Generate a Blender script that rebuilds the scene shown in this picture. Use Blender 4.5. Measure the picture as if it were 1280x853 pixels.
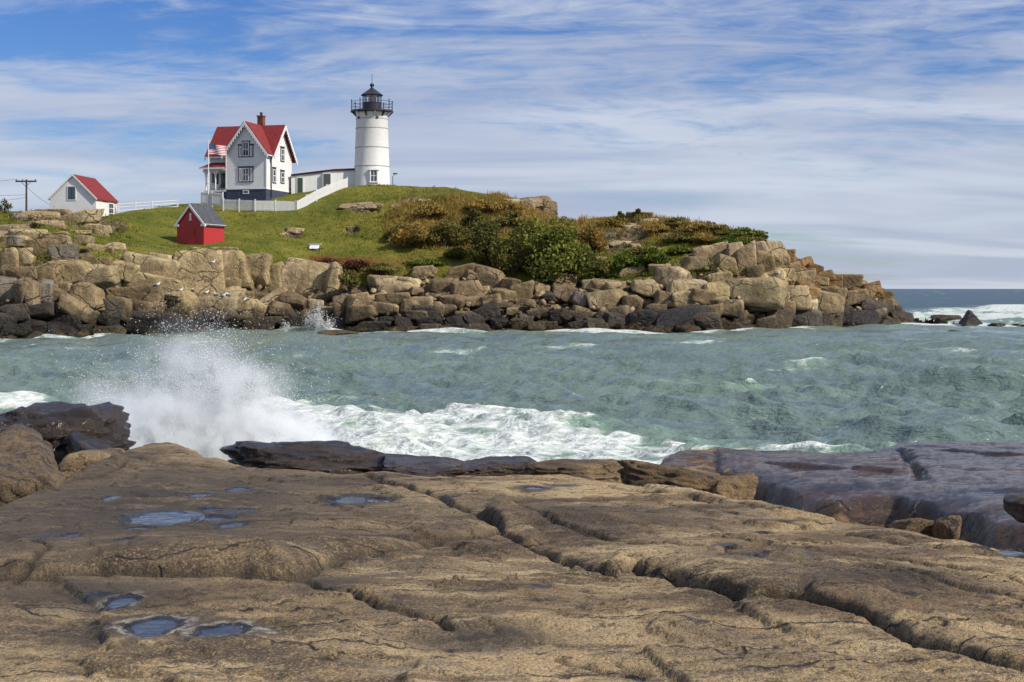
import bpy, bmesh, math, random
import numpy as np
from mathutils import Vector, Matrix, Euler
from mathutils.bvhtree import BVHTree
random.seed(7)
SC = bpy.context.scene
COL = SC.collection
for o in list(bpy.data.objects): bpy.data.objects.remove(o)

# ------------------------------------------------------------------ camera, sky, sun, exposure
EYE, FPX, HOR = 4.0, 1778.0, 361.0            # eye height over the sea (m), focal length and horizon row of the photograph
cam = bpy.data.cameras.new('camera'); camo = bpy.data.objects.new('camera', cam); COL.objects.link(camo)
camo.location = (0, 0, EYE); camo.rotation_euler = (math.pi/2, 0, 0)
cam.sensor_width = 36.0; cam.lens = 36.0*FPX/1280.0; cam.shift_y = -(426.5-HOR)/1280.0
cam.clip_start = 0.1; cam.clip_end = 60000.0
SC.camera = camo
SUN_AZ = math.radians(24.0)                      # the sun stands to the right, a touch on the camera's side
SUN_EL = math.radians(39.0)
sdir = Vector((math.cos(SUN_AZ)*math.cos(SUN_EL), -math.sin(SUN_AZ)*math.cos(SUN_EL), math.sin(SUN_EL)))
sun = bpy.data.lights.new('sun', 'SUN'); suno = bpy.data.objects.new('sun', sun); COL.objects.link(suno)
suno.rotation_euler = sdir.to_track_quat('Z', 'Y').to_euler(); suno.location = (60, -10, 60)
sun.energy = 5.0; sun.angle = math.radians(0.6); sun.color = (1.0, 0.93, 0.82)
SC.view_settings.view_transform = 'Standard'; SC.view_settings.look = 'None'
SC.view_settings.exposure = 0.15; SC.view_settings.gamma = 1.0
SC.render.engine = 'CYCLES'
SC.cycles.use_denoising = True
SC.cycles.max_bounces = 8; SC.cycles.diffuse_bounces = 2; SC.cycles.glossy_bounces = 3
SC.cycles.transmission_bounces = 4; SC.cycles.volume_bounces = 6; SC.cycles.volume_max_steps = 96; SC.cycles.transparent_max_bounces = 6
SC.cycles.caustics_reflective = False; SC.cycles.caustics_refractive = False

# ------------------------------------------------------------------ node helpers
def new_mat(name):
    m = bpy.data.materials.new(name); m.use_nodes = True
    nt = m.node_tree; nt.nodes.clear()
    return m, nt
def nd(nt, t, ins=None, **props):
    n = nt.nodes.new(t)
    for k, v in props.items(): setattr(n, k, v)
    for k, v in (ins or {}).items():
        s = n.inputs[k]
        if hasattr(v, 'node'): nt.links.new(v, s)
        elif isinstance(v, bpy.types.Node): nt.links.new(v.outputs[0], s)
        else:
            if isinstance(v, tuple) and len(v) == 3 and s.type == 'RGBA': v = v + (1.0,)
            s.default_value = v
    return n
def mth(nt, op, a, b=0.0, c=None, clamp=False):
    d = {0: a, 1: b}
    if c is not None: d[2] = c
    return nd(nt, 'ShaderNodeMath', d, operation=op, use_clamp=clamp).outputs[0]
def mixc(nt, f, a, b, blend='MIX'):
    n = nd(nt, 'ShaderNodeMix', {0: f, 6: a, 7: b}, data_type='RGBA', blend_type=blend); n.clamp_factor = True
    return n.outputs[2]
def ramp(nt, f, stops, interp='LINEAR'):
    n = nd(nt, 'ShaderNodeValToRGB', {0: f}); cr = n.color_ramp; cr.interpolation = interp
    while len(cr.elements) < len(stops): cr.elements.new(0.5)
    for e, (p, c) in zip(cr.elements, stops):
        e.position = p; e.color = (c, c, c, 1) if isinstance(c, (int, float)) else tuple(c)+(1,)
    return n.outputs[0]
def noise(nt, vec, scale, detail=4.0, rough=0.55, dist=0.0, out=0):
    return nd(nt, 'ShaderNodeTexNoise', {'Vector': vec, 'Scale': scale, 'Detail': detail, 'Roughness': rough, 'Distortion': dist}).outputs[out]
def step(nt, v, lo, hi):
    return nd(nt, 'ShaderNodeMapRange', {0: v, 1: lo, 2: hi, 3: 0.0, 4: 1.0}, interpolation_type='SMOOTHSTEP').outputs[0]
def attr(nt, name, out='Fac'):
    return nd(nt, 'ShaderNodeAttribute', attribute_name=name).outputs[out]
def pbsdf(nt, color, rough=0.8, normal=None, **kw):
    d = {'Base Color': color, 'Roughness': rough}
    if normal is not None: d['Normal'] = normal
    d.update(kw)
    b = nd(nt, 'ShaderNodeBsdfPrincipled', d)
    nd(nt, 'ShaderNodeOutputMaterial', {'Surface': b.outputs[0]})
    return b
def bump(nt, h, strength=0.5, dist=0.1, normal=None):
    d = {'Strength': strength, 'Distance': dist, 'Height': h}
    if normal is not None: d['Normal'] = normal
    return nd(nt, 'ShaderNodeBump', d).outputs[0]
def hsv(r, g, b): return (r, g, b)

# ------------------------------------------------------------------ world: physical sky with a high streaky cloud layer
W = bpy.data.worlds.new('World'); SC.world = W; W.use_nodes = True
nt = W.node_tree; nt.nodes.clear()
sky = nd(nt, 'ShaderNodeTexSky', sky_type='NISHITA', sun_disc=False, sun_elevation=SUN_EL,
         sun_rotation=math.radians(90.0)+SUN_AZ, altitude=0.0, air_density=1.0, dust_density=0.3, ozone_density=3.0)
tc = nd(nt, 'ShaderNodeTexCoord')
sep = nd(nt, 'ShaderNodeSeparateXYZ', {0: tc.outputs['Generated']})
zc = mth(nt, 'ADD', mth(nt, 'MAXIMUM', sep.outputs[2], 0.0), 0.15)
pv = nd(nt, 'ShaderNodeCombineXYZ', {0: mth(nt, 'DIVIDE', sep.outputs[0], zc), 1: mth(nt, 'DIVIDE', sep.outputs[1], zc), 2: 0.0}).outputs[0]
def cmap(rot, sx, sy, off):
    return nd(nt, 'ShaderNodeMapping', {'Vector': pv, 'Rotation': (0, 0, rot), 'Scale': (sx, sy, 1), 'Location': off}).outputs[0]
big = noise(nt, cmap(0.55, 0.62, 0.80, (3.58, 1.99, 0.0)), 1.0, 5.0, 0.55, 0.9)
mid = noise(nt, cmap(0.42, 1.3, 2.7, (0.3, 5.2, 2.0)), 1.0, 8.0, 0.66, 1.6)
fin = noise(nt, cmap(0.5, 6.5, 11.0, (7.0, 0.4, 4.0)), 1.0, 5.0, 0.6, 0.8)
dens = mth(nt, 'ADD', mth(nt, 'MULTIPLY', big, 1.15), mth(nt, 'ADD', mth(nt, 'MULTIPLY', mid, 0.70), mth(nt, 'MULTIPLY', mth(nt, 'SUBTRACT', fin, 0.5), mth(nt, 'ADD', 0.06, mth(nt, 'MULTIPLY', step(nt, sep.outputs[2], 0.02, 0.13), 0.30)))))
hz = step(nt, sep.outputs[2], 0.13, 0.0)
cov = step(nt, mth(nt, 'ADD', dens, mth(nt, 'MULTIPLY', hz, mth(nt, 'MULTIPLY', big, 0.52))), 0.665, 1.07)
shade = noise(nt, cmap(0.1, 0.6, 1.8, (9.0, 3.0, 1.0)), 1.0, 4.0, 0.5, 0.5)
skyc = nd(nt, 'ShaderNodeHueSaturation', {'Hue': 0.512, 'Saturation': 1.30, 'Value': 1.0, 'Fac': 1.0, 'Color': sky.outputs[0]}).outputs[0]
skyb = mixc(nt, 1.0, skyc, (0.76, 0.88, 1.10), 'MULTIPLY')
cl = mixc(nt, step(nt, shade, 0.35, 0.68), (4.5, 5.1, 6.7), (6.6, 7.1, 8.2))
skyo = mixc(nt, mth(nt, 'MULTIPLY', cov, 0.9), skyb, cl)
bg = nd(nt, 'ShaderNodeBackground', {0: skyo, 1: 0.087})
nd(nt, 'ShaderNodeOutputWorld', {0: bg.outputs[0]})

# ------------------------------------------------------------------ numeric helpers
def P(px, py, Y): return Vector(((px-640.0)/FPX*Y, Y, EYE+(HOR-py)/FPX*Y))
_rng = np.random.RandomState(3)
_perm = np.tile(_rng.permutation(256), 4)
_g = _rng.normal(size=(256, 3)); _g /= np.linalg.norm(_g, axis=1)[:, None]
def perlin(p):
    i = np.floor(p).astype(np.int64); f = p-i; i &= 255
    u = f*f*f*(f*(f*6-15)+10)
    r = 0.0
    for dx in (0, 1):
        wx = u[:, 0] if dx else 1-u[:, 0]
        for dy in (0, 1):
            wy = u[:, 1] if dy else 1-u[:, 1]
            for dz in (0, 1):
                wz = u[:, 2] if dz else 1-u[:, 2]
                h = _perm[_perm[_perm[(i[:, 0]+dx) & 255]+((i[:, 1]+dy) & 255)]+((i[:, 2]+dz) & 255)]
                g = _g[h]
                r = r+wx*wy*wz*(g[:, 0]*(f[:, 0]-dx)+g[:, 1]*(f[:, 1]-dy)+g[:, 2]*(f[:, 2]-dz))
    return r*1.5
def fbm(p, oct=4, gain=0.5, lac=2.03, ridged=False):
    p = np.asarray(p, dtype=np.float64); a, s, r = 1.0, 0.0, 0.0
    for k in range(oct):
        n = perlin(p*(lac**k)+k*17.3)
        if ridged: n = 1-2*np.abs(n)
        r = r+a*n; s += a; a *= gain
    return r/s
def worley(p):
    p = np.asarray(p, dtype=np.float64); i = np.floor(p).astype(np.int64); f = p-i
    f1 = np.full(len(p), 9.0); f2 = np.full(len(p), 9.0); cid = np.zeros(len(p), dtype=np.int64)
    for dx in (-1, 0, 1):
        for dy in (-1, 0, 1):
            for dz in (-1, 0, 1):
                h = _perm[_perm[_perm[(i[:, 0]+dx) & 255]+((i[:, 1]+dy) & 255)]+((i[:, 2]+dz) & 255)]
                q = np.stack([dx+(_perm[h]/255.0)*0.8+0.1, dy+(_perm[h+31]/255.0)*0.8+0.1, dz+(_perm[h+77]/255.0)*0.8+0.1], 1)
                d = np.linalg.norm(q-f, axis=1)
                c = d < f1
                f2 = np.where(c, f1, np.minimum(f2, d)); cid = np.where(c, h, cid); f1 = np.where(c, d, f1)
    return f1, f2, _perm[cid+13]/255.0
def sstep(x, a, b):
    t = np.clip((x-a)/(b-a), 0, 1); return t*t*(3-2*t)
def poly_dist(X, Y, pts):
    """distance, signed side (positive to the left of the travel direction), parameter 0..1 along the line"""
    pts = np.asarray(pts, float); L = np.linalg.norm(np.diff(pts, axis=0), axis=1); cum = np.concatenate([[0], np.cumsum(L)])
    best = np.full(X.shape, 1e9); sg = np.zeros(X.shape); tt = np.zeros(X.shape)
    for k in range(len(L)):
        ax, ay = pts[k]; bx, by = pts[k+1]; vx, vy = (bx-ax)/L[k], (by-ay)/L[k]
        t = np.clip((X-ax)*vx+(Y-ay)*vy, 0, L[k])
        dx, dy = X-ax-t*vx, Y-ay-t*vy; d = np.hypot(dx, dy); c = d < best
        best = np.where(c, d, best); sg = np.where(c, np.sign(vx*dy-vy*dx), sg); tt = np.where(c, (cum[k]+t)/cum[-1], tt)
    return best, sg*best, tt

# ------------------------------------------------------------------ object helpers
def link(o, parent=None):
    COL.objects.link(o)
    if parent is not None: o.parent = parent
    return o
def tag(o, label=None, cat=None, group=None, kind=None):
    if label: o['label'] = label
    if cat: o['category'] = cat
    if group: o['group'] = group
    if kind: o['kind'] = kind
    return o
def empty(name, loc, rz=0.0):
    o = bpy.data.objects.new(name, None); o.location = loc; o.rotation_euler = (0, 0, rz); o.empty_display_size = 0.3
    return link(o)
def raw_mesh(name, V, F, k, smooth=True, attrs=None, fattrs=None):
    """V (n,3) floats, F (m,k) ints"""
    V = np.ascontiguousarray(V, dtype=np.float32); F = np.ascontiguousarray(F, dtype=np.int32)
    me = bpy.data.meshes.new(name); me.vertices.add(len(V)); me.vertices.foreach_set('co', V.ravel())
    me.loops.add(F.size); me.loops.foreach_set('vertex_index', F.ravel())
    me.polygons.add(len(F)); me.polygons.foreach_set('loop_start', np.arange(len(F), dtype=np.int32)*k)
    for n, a in (attrs or {}).items():
        at = me.attributes.new(n, 'FLOAT', 'POINT'); at.data.foreach_set('value', np.ascontiguousarray(a, dtype=np.float32).ravel())
    for n, a in (fattrs or {}).items():
        at = me.attributes.new(n, 'FLOAT', 'FACE'); at.data.foreach_set('value', np.ascontiguousarray(a, dtype=np.float32).ravel())
    me.update(calc_edges=True)
    if smooth: me.polygons.foreach_set('use_smooth', np.ones(len(F), dtype=bool))
    return me
def grid_mesh(name, G, attrs=None, flip=False):
    R, C = G.shape[:2]; idx = np.arange(R*C).reshape(R, C)
    q = [idx[:-1, :-1], idx[:-1, 1:], idx[1:, 1:], idx[1:, :-1]]
    if flip: q = q[::-1]
    return raw_mesh(name, G.reshape(-1, 3), np.stack([a.ravel() for a in q], 1), 4, True, attrs)
def mobj(name, me, mat, parent=None):
    if mat is not None and len(me.materials) == 0: me.materials.append(mat)
    return link(bpy.data.objects.new(name, me), parent)
class MB:
    """collects simple solids; build() links them as one mesh object"""
    def __init__(s): s.v = []; s.f = []; s.m = []; s.cur = 0
    def add(s, vs, fs):
        b = len(s.v); s.v += [tuple(v) for v in vs]; s.f += [tuple(b+i for i in f) for f in fs]; s.m += [s.cur]*len(fs); return s
    def box(s, x0, x1, y0, y1, z0, z1):
        return s.add([(x0,y0,z0),(x1,y0,z0),(x1,y1,z0),(x0,y1,z0),(x0,y0,z1),(x1,y0,z1),(x1,y1,z1),(x0,y1,z1)],
                     [(0,3,2,1),(4,5,6,7),(0,1,5,4),(1,2,6,5),(2,3,7,6),(3,0,4,7)])
    def prism(s, poly, d):
        """poly: list of 3d points (counter-clockwise seen against d), extruded by d"""
        n = len(poly); a = [Vector(p) for p in poly]; d = Vector(d)
        return s.add(a+[p+d for p in a], [tuple(range(n))[::-1], tuple(range(n, 2*n))]+[(i, (i+1) % n, n+(i+1) % n, n+i) for i in range(n)])
    def tube(s, pts, r, n=8, r1=None):
        pts = [Vector(p) for p in pts]; r1 = r if r1 is None else r1; vs = []; fs = []
        for i, p in enumerate(pts):
            t = (pts[min(i+1, len(pts)-1)]-pts[max(i-1, 0)]).normalized()
            u = t.cross(Vector((0, 0, 1)) if abs(t.z) < 0.95 else Vector((1, 0, 0))).normalized(); w = t.cross(u)
            rr = r+(r1-r)*i/(len(pts)-1)
            for k in range(n):
                a = 2*math.pi*k/n; vs.append(p+u*math.cos(a)*rr+w*math.sin(a)*rr)
        for i in range(len(pts)-1):
            for k in range(n): fs.append((i*n+k, i*n+(k+1) % n, (i+1)*n+(k+1) % n, (i+1)*n+k))
        fs.append(tuple(range(n))[::-1]); fs.append(tuple((len(pts)-1)*n+k for k in range(n)))
        return s.add(vs, fs)
    def lathe(s, prof, n=32, c=(0, 0)):
        vs = [(c[0]+r*math.cos(2*math.pi*k/n), c[1]+r*math.sin(2*math.pi*k/n), z) for r, z in prof for k in range(n)]
        fs = [(i*n+k, i*n+(k+1) % n, (i+1)*n+(k+1) % n, (i+1)*n+k) for i in range(len(prof)-1) for k in range(n)]
        fs.append(tuple(range(n))[::-1]); fs.append(tuple((len(prof)-1)*n+k for k in range(n)))
        return s.add(vs, fs)
    def build(s, name, mat, parent=None, smooth=None):
        me = bpy.data.meshes.new(name); me.from_pydata(s.v, [], s.f)
        for m in (mat if isinstance(mat, list) else [mat]): me.materials.append(m)
        bm = bmesh.new(); bm.from_mesh(me); bmesh.ops.recalc_face_normals(bm, faces=bm.faces)
        bm.to_mesh(me); bm.free()
        if isinstance(mat, list): me.polygons.foreach_set('material_index', s.m)
        if smooth is not None:
            me.polygons.foreach_set('use_smooth', np.ones(len(me.polygons), dtype=bool)); me.set_sharp_from_angle(angle=math.radians(smooth))
        return link(bpy.data.objects.new(name, me), parent)

# ------------------------------------------------------------------ materials of the setting
def flat(name, c, rough=0.7, metal=0.0, bscale=0.0, bdist=0.01, var=0.0, **kw):
    m, nt = new_mat(name); col = c; nrm = None
    if var or bscale:
        g = nd(nt, 'ShaderNodeNewGeometry').outputs['Position']
    if var:
        n = noise(nt, g, 2.3, 6.0, 0.65)
        col = mixc(nt, step(nt, n, 0.3, 0.75), tuple(x*(1-var) for x in c), tuple(min(1, x*(1+var*0.5)) for x in c))
    if bscale: nrm = bump(nt, noise(nt, g, bscale, 4.0), 0.5, bdist)
    pbsdf(nt, col, rough, nrm, Metallic=metal, **kw)
    return m

def rock_material(name, lo=1.1, hi=2.8, fine=1.0):
    """fractured coastal granite; tint from the object's own colour, dark and weedy in the tidal zone"""
    m, nt = new_mat(name)
    g = nd(nt, 'ShaderNodeNewGeometry').outputs['Position']; oi = nd(nt, 'ShaderNodeObjectInfo')
    off = nd(nt, 'ShaderNodeVectorMath', {0: g, 1: nd(nt, 'ShaderNodeVectorMath', {0: oi.outputs['Random'], 1: (13., 29., 7.)}, operation='MULTIPLY').outputs[0]}, operation='ADD').outputs[0]
    n1 = noise(nt, off, 0.45*fine, 6.0, 0.6, 0.3); n2 = noise(nt, off, 2.6*fine, 6.0, 0.65); n3 = noise(nt, off, 13.0*fine, 4.0, 0.6)
    base = mixc(nt, step(nt, n1, 0.34, 0.7), mixc(nt, 1.0, oi.outputs['Color'], (0.50, 0.47, 0.45), 'MULTIPLY'), oi.outputs['Color'])
    base = mixc(nt, mth(nt, 'MULTIPLY', step(nt, n2, 0.52, 0.72), 0.55), base, mixc(nt, 1.0, base, (1.35, 1.25, 1.08), 'MULTIPLY'))
    base = mixc(nt, mth(nt, 'MULTIPLY', step(nt, n2, 0.48, 0.30), 0.65), base, mixc(nt, 1.0, base, (0.36, 0.33, 0.32), 'MULTIPLY'))
    base = mixc(nt, mth(nt, 'MULTIPLY', step(nt, n3, 0.45, 0.7), 0.35), base, mixc(nt, 1.0, base, (0.55, 0.52, 0.5), 'MULTIPLY'))
    # streaks that run down the faces and dark joints
    st = noise(nt, nd(nt, 'ShaderNodeMapping', {'Vector': off, 'Scale': (1.6, 1.6, 0.22)}).outputs[0], 1.3*fine, 5.0, 0.6)
    base = mixc(nt, mth(nt, 'MULTIPLY', step(nt, st, 0.52, 0.68), 0.5), base, mixc(nt, 1.0, base, (0.42, 0.36, 0.32), 'MULTIPLY'))
    wv = nd(nt, 'ShaderNodeVectorMath', {0: off, 1: nd(nt, 'ShaderNodeVectorMath', {0: noise(nt, off, 0.8*fine, 3.0, 0.5, 0.0, 1), 1: (1.1, 1.1, 1.1)}, operation='MULTIPLY').outputs[0]}, operation='ADD').outputs[0]
    vor = nd(nt, 'ShaderNodeTexVoronoi', {'Vector': nd(nt, 'ShaderNodeMapping', {'Vector': wv, 'Scale': (0.8, 0.8, 1.25)}).outputs[0], 'Scale': 0.42*fine}, feature='DISTANCE_TO_EDGE').outputs[0]
    crack = mth(nt, 'MULTIPLY', step(nt, vor, 0.028, 0.0), step(nt, n1, 0.40, 0.6))
    base = mixc(nt, mth(nt, 'MULTIPLY', crack, 0.75), base, (0.022, 0.017, 0.013))
    zs = nd(nt, 'ShaderNodeSeparateXYZ', {0: g}).outputs[2]
    wl = mth(nt, 'ADD', zs, mth(nt, 'MULTIPLY', mth(nt, 'SUBTRACT', n1, 0.5), 2.6))
    wet = step(nt, wl, hi, lo)
    base = mixc(nt, mth(nt, 'MULTIPLY', wet, 0.86), base, mixc(nt, 1.0, base, (0.17, 0.16, 0.17), 'MULTIPLY'))
    weed = mth(nt, 'MULTIPLY', step(nt, zs, 0.75, 0.25), step(nt, n2, 0.46, 0.6))
    base = mixc(nt, mth(nt, 'MULTIPLY', weed, 0.75), base, (0.11, 0.075, 0.012))
    rough = nd(nt, 'ShaderNodeMapRange', {0: wet, 1: 0.0, 2: 1.0, 3: 0.88, 4: 0.42}).outputs[0]
    h = mth(nt, 'ADD', mth(nt, 'MULTIPLY', n2, 0.35/fine), mth(nt, 'ADD', mth(nt, 'MULTIPLY', n3, 0.10/fine), mth(nt, 'MULTIPLY', crack, -0.18/fine)))
    pbsdf(nt, base, rough, bump(nt, h, 0.85, 1.0), **{'Specular IOR Level': 0.35})
    return m
M_ROCK = rock_material('coastal_granite')

def island_material():
    m, nt = new_mat('island_ground')
    g = nd(nt, 'ShaderNodeNewGeometry').outputs['Position']
    n1 = noise(nt, g, 0.16, 5.0, 0.6); n2 = noise(nt, g, 0.9, 6.0, 0.65); n3 = noise(nt, g, 5.0, 5.0, 0.7)
    # rock
    oi = nd(nt, 'ShaderNodeObjectInfo')
    rk = mixc(nt, step(nt, n2, 0.35, 0.68), (0.065, 0.048, 0.030), (0.25, 0.185, 0.105))  # base tone kept dark, painting in the shade of crevices between the blocks
    rk = mixc(nt, mth(nt, 'MULTIPLY', step(nt, n3, 0.5, 0.7), 0.5), rk, (0.07, 0.055, 0.045))
    rk = mixc(nt, attr(nt, 'gap_shade'), rk, (0.03, 0.023, 0.017))  # joints darkened in colour to stand for the shade inside them
    rk = mixc(nt, attr(nt, 'orange'), rk, mixc(nt, 1.0, rk, (1.25, 0.92, 0.62), 'MULTIPLY'))
    zs = nd(nt, 'ShaderNodeSeparateXYZ', {0: g}).outputs[2]
    wet = step(nt, mth(nt, 'ADD', zs, mth(nt, 'MULTIPLY', mth(nt, 'SUBTRACT', n2, 0.5), 2.0)), 2.0, 0.7)
    rk = mixc(nt, mth(nt, 'MULTIPLY', wet, 0.85), rk, mixc(nt, 1.0, rk, (0.2, 0.19, 0.2), 'MULTIPLY'))
    # turf: mown green, drier patches
    gr = mixc(nt, step(nt, n1, 0.35, 0.65), (0.105, 0.122, 0.014), (0.205, 0.190, 0.028))
    gr = mixc(nt, mth(nt, 'MULTIPLY', step(nt, n2, 0.50, 0.72), 0.75), gr, (0.25, 0.185, 0.045))
    gr = mixc(nt, mth(nt, 'MULTIPLY', step(nt, n3, 0.56, 0.40), 0.6), gr, (0.034, 0.054, 0.006))
    gr = mixc(nt, attr(nt, 'dry'), gr, mixc(nt, step(nt, n3, 0.4, 0.65), (0.10, 0.075, 0.018), (0.25, 0.145, 0.032)))
    gr = mixc(nt, mth(nt, 'MULTIPLY', attr(nt, 'red'), step(nt, n2, 0.38, 0.55)), gr, (0.13, 0.016, 0.014))
    gm = step(nt, mth(nt, 'ADD', attr(nt, 'grass'), mth(nt, 'MULTIPLY', mth(nt, 'SUBTRACT', mth(nt, 'ADD', mth(nt, 'MULTIPLY', n2, 0.6), mth(nt, 'MULTIPLY', n3, 0.4)), 0.5), 1.5)), 0.42, 0.58)
    h = mth(nt, 'ADD', mth(nt, 'MULTIPLY', n2, 0.5), mth(nt, 'MULTIPLY', n3, 0.22))
    pbsdf(nt, mixc(nt, gm, rk, gr), 0.95, bump(nt, h, 0.9, 1.0), **{'Specular IOR Level': 0.15})
    return m

# ------------------------------------------------------------------ the island: columns traced along its shore
# each row: column, water row, then (row, distance) of lower cliff, cliff top, mid slope, skyline
ISL = [(-420, 430, (375,112),(315,122),(300,140),(290,158)),
       (-200, 427, (372,113),(312,122),(292,140),(276,158)),
       (0,    425, (372,114),(308,122),(288,136),(266,152)),
       (60,   424, (366,115),(304,123),(288,134),(264,150)),
       (120,  423, (376,116),(326,124),(302,136),(275,154)),
       (150,  421, (380,120),(330,127),(304,138),(266,172)),
       (220,  417, (367,129),(320,137),(306,146),(258,178)),
       (290,  414, (372,136),(314,143),(294,155),(254,178)),
       (340,  413, (376,139),(322,146),(298,155),(249,177)),
       (400,  413, (382,139),(340,146),(308,154),(238,181)),
       (440,  415, (386,136),(346,143),(318,151),(234.5,178)),
       (480,  416, (378,137),(340,144),(320,150),(233,178)),
       (560,  415, (386,137),(340,144),(322,149),(236,177)),
       (640,  414, (386,138),(346,145),(312,153),(247,175)),
       (700,  414, (390,138),(350,145),(312,153),(278,165)),
       (740,  415, (390,137),(348,144),(305,154),(273,163)),
       (800,  415.5,(386,137),(346,143),(305,152),(268,163)),
       (860,  415.5,(380,137),(340,142),(304,151),(276,160)),
       (900,  415, (375,137),(326,142),(304,150),(283,158)),
       (940,  413, (370,139),(328,144),(308,149),(292,155)),
       (970,  412, (376,141),(336,146),(318,150),(305,153)),
       (1000, 411, (386,143),(352,147),(336,150),(325,153)),
       (1040, 410, (391,146),(367,149),(356,151),(350,153)),
       (1080, 409, (392,149),(372,151),(364,152.5),(358,154)),
       (1110, 408.5,(396,150),(382,151.5),(370,153),(366,154.5)),
       (1128, 408, (403,151.2),(398,152),(392,153),(387,154)),
       (1150, 407.5,(407,151.5),(406.5,152.2),(406,153),(405,154)),
       (1200, 408, (409,151.5),(409,152.2),(409,153),(409,154)),
       (1300, 410, (411,151.5),(411,152.2),(411,153),(411,154))]
_ic = np.array([r[0] for r in ISL], float)
def smooth_cols(v, cols, k=7):
    a = np.interp(cols, _ic, v); w = np.hanning(k+2)[1:-1]; w /= w.sum()
    return np.convolve(np.pad(a, k//2, mode='edge'), w, 'valid')
cols = np.arange(-420, 1301, 2.2); NC = len(cols)
yw = EYE*FPX/(smooth_cols([r[1] for r in ISL], cols)-HOR)
KY = [yw-7, yw]; KZ = [np.full(NC, -3.0), np.full(NC, -0.1)]
for k in range(4):
    Yk = smooth_cols([r[2+k][1] for r in ISL], cols, 9); pk = smooth_cols([r[2+k][0] for r in ISL], cols, 9)
    KY.append(Yk); KZ.append(EYE+(HOR-pk)*Yk/FPX)
KY.append(KY[-1]+14); KZ.append(np.maximum(KZ[-1]-0.9, -3)); KY.append(KY[-1]+26); KZ.append(np.full(NC, -3.0))
KY = np.array(KY); KZ = np.array(KZ)                       # (8 knots, columns)
NS = [4, 34, 44, 44, 56, 16, 10]                            # samples per stretch of the profile
def profile(j):
    """cubic (monotone-ish) profile through the knots of all columns"""
    ys, zs, us = [], [], []
    for k in range(7):
        t = np.linspace(0, 1, NS[k], endpoint=(k == 6))[:, None]
        d = KY[k+1]-KY[k]; m = np.diff(KZ, axis=0)/np.maximum(np.diff(KY, axis=0), 0.3)
        def tang(i):
            if i == 0 or i == 7: return m[min(i, 6)]
            a, b = m[i-1], m[i]
            return np.where(a*b > 0, 2*a*b/(a+b+1e-9), 0.0)
        h00 = 2*t**3-3*t**2+1; h10 = t**3-2*t**2+t; h01 = -2*t**3+3*t**2; h11 = t**3-t**2
        zs.append(h00*KZ[k]+h10*d*tang(k)+h01*KZ[k+1]+h11*d*tang(k+1)); ys.append(KY[k]+t*d); us.append(k+t+0*d)
    return np.concatenate(ys), np.concatenate(zs), np.concatenate(us)
IY, IZ, IU = profile(0)
IX = (cols[None, :]-640)/FPX*IY
Cg = np.broadcast_to(cols[None, :], IY.shape)
G = np.stack([IX, IY, IZ], -1)
tu = np.gradient(G, axis=0); tv = np.gradient(G, axis=1)
Nn = np.cross(tv, tu); Nn /= np.linalg.norm(Nn, axis=2)[..., None]+1e-9
pp = G.reshape(-1, 3)
uu = IU.ravel(); cc = Cg.ravel()
wig = fbm(pp*0.11, 3); wig2 = fbm(pp*0.45+5, 4)
grass = sstep(uu+wig*0.5, 2.75, 3.15)                        # turf above the cliff top
grass *= 1-0.9*sstep(uu, 5.4, 6.0)
right_rock = sstep(cc, 820, 900); grass *= 1-right_rock*(1-sstep(uu+wig*0.3, 3.6, 4.1))
grass *= 1-sstep(cc, 955, 985)
py_now = HOR-(pp[:, 2]-EYE)/pp[:, 1]*FPX
def blob(cx, cy, rx, ry): return np.exp(-(((cc-cx)/rx)**2+((py_now-cy)/ry)**2)**1.5)
for b in [(60,272,55,13),(130,283,40,12),(30,300,40,10),(452,259,28,8),(366,291,15,7),(515,250,26,5),(770,300,40,22),(800,282,40,14),(700,262,40,10),(440,285,14,5)]:
    grass *= 1-0.85*blob(*b)*(uu < 5)
dry = np.clip(blob(560,280,85,36)+blob(650,262,70,22)+blob(720,282,60,18)+0.7*blob(880,286,110,12)+0.8*blob(830,276,60,14)+0.8*blob(480,330,90,10), 0, 1)
red = np.clip(blob(412,328,34,9)+blob(450,332,24,8)+blob(690,335,30,9)+0.6*blob(700,352,30,9)+0.5*blob(830,300,50,10), 0, 1)
orange = sstep(cc, 960, 1010)*sstep(py_now, 395, 375)
# fractured relief of the rock, soft relief of the turf
rockm = 1-grass
f1, f2, cid = worley(pp*np.array([0.42, 0.42, 0.55])+wig2[:, None]*0.35)
edge = sstep(f2-f1, 0.0, 0.07)
g1, g2, gid = worley(pp*np.array([1.15, 1.15, 1.5])+wig2[:, None]*0.3)
e2 = sstep(g2-g1, 0.0, 0.08)
disp = rockm*(((cid-0.5)*0.8+(edge-1)*0.55)+((gid-0.5)*0.35+(e2-1)*0.22)+wig2*0.25)*sstep(pp[:, 2], -3.0, -0.5)
disp *= 1-0.6*sstep(uu, 4.6, 5.2)
disp += grass*(wig*0.5+wig2*0.22)*np.clip((uu-3)*1.0, 0.15, 1)*0.7
G2 = (pp+Nn.reshape(-1, 3)*disp[:, None])
gap_shade = rockm*np.clip((1-edge)*1.0+(1-e2)*0.5, 0, 1)  # mask of the joints that get painted shade
recess = 0.55*sstep(uu, 0.9, 1.2)*sstep(uu, 3.3, 2.9)*sstep(pp[:, 2], 0.2, 1.0)
G3 = G2-Nn.reshape(-1, 3)*recess[:, None]                    # the crevices between the blocks lie deeper
isl_me = grid_mesh('island', G3.reshape(G.shape), {'grass': grass, 'dry': dry, 'red': red, 'gap_shade': gap_shade, 'orange': orange})
island = tag(mobj('island', isl_me, island_material()), kind='structure'); island.color = (0.3, 0.23, 0.15, 1)
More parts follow.
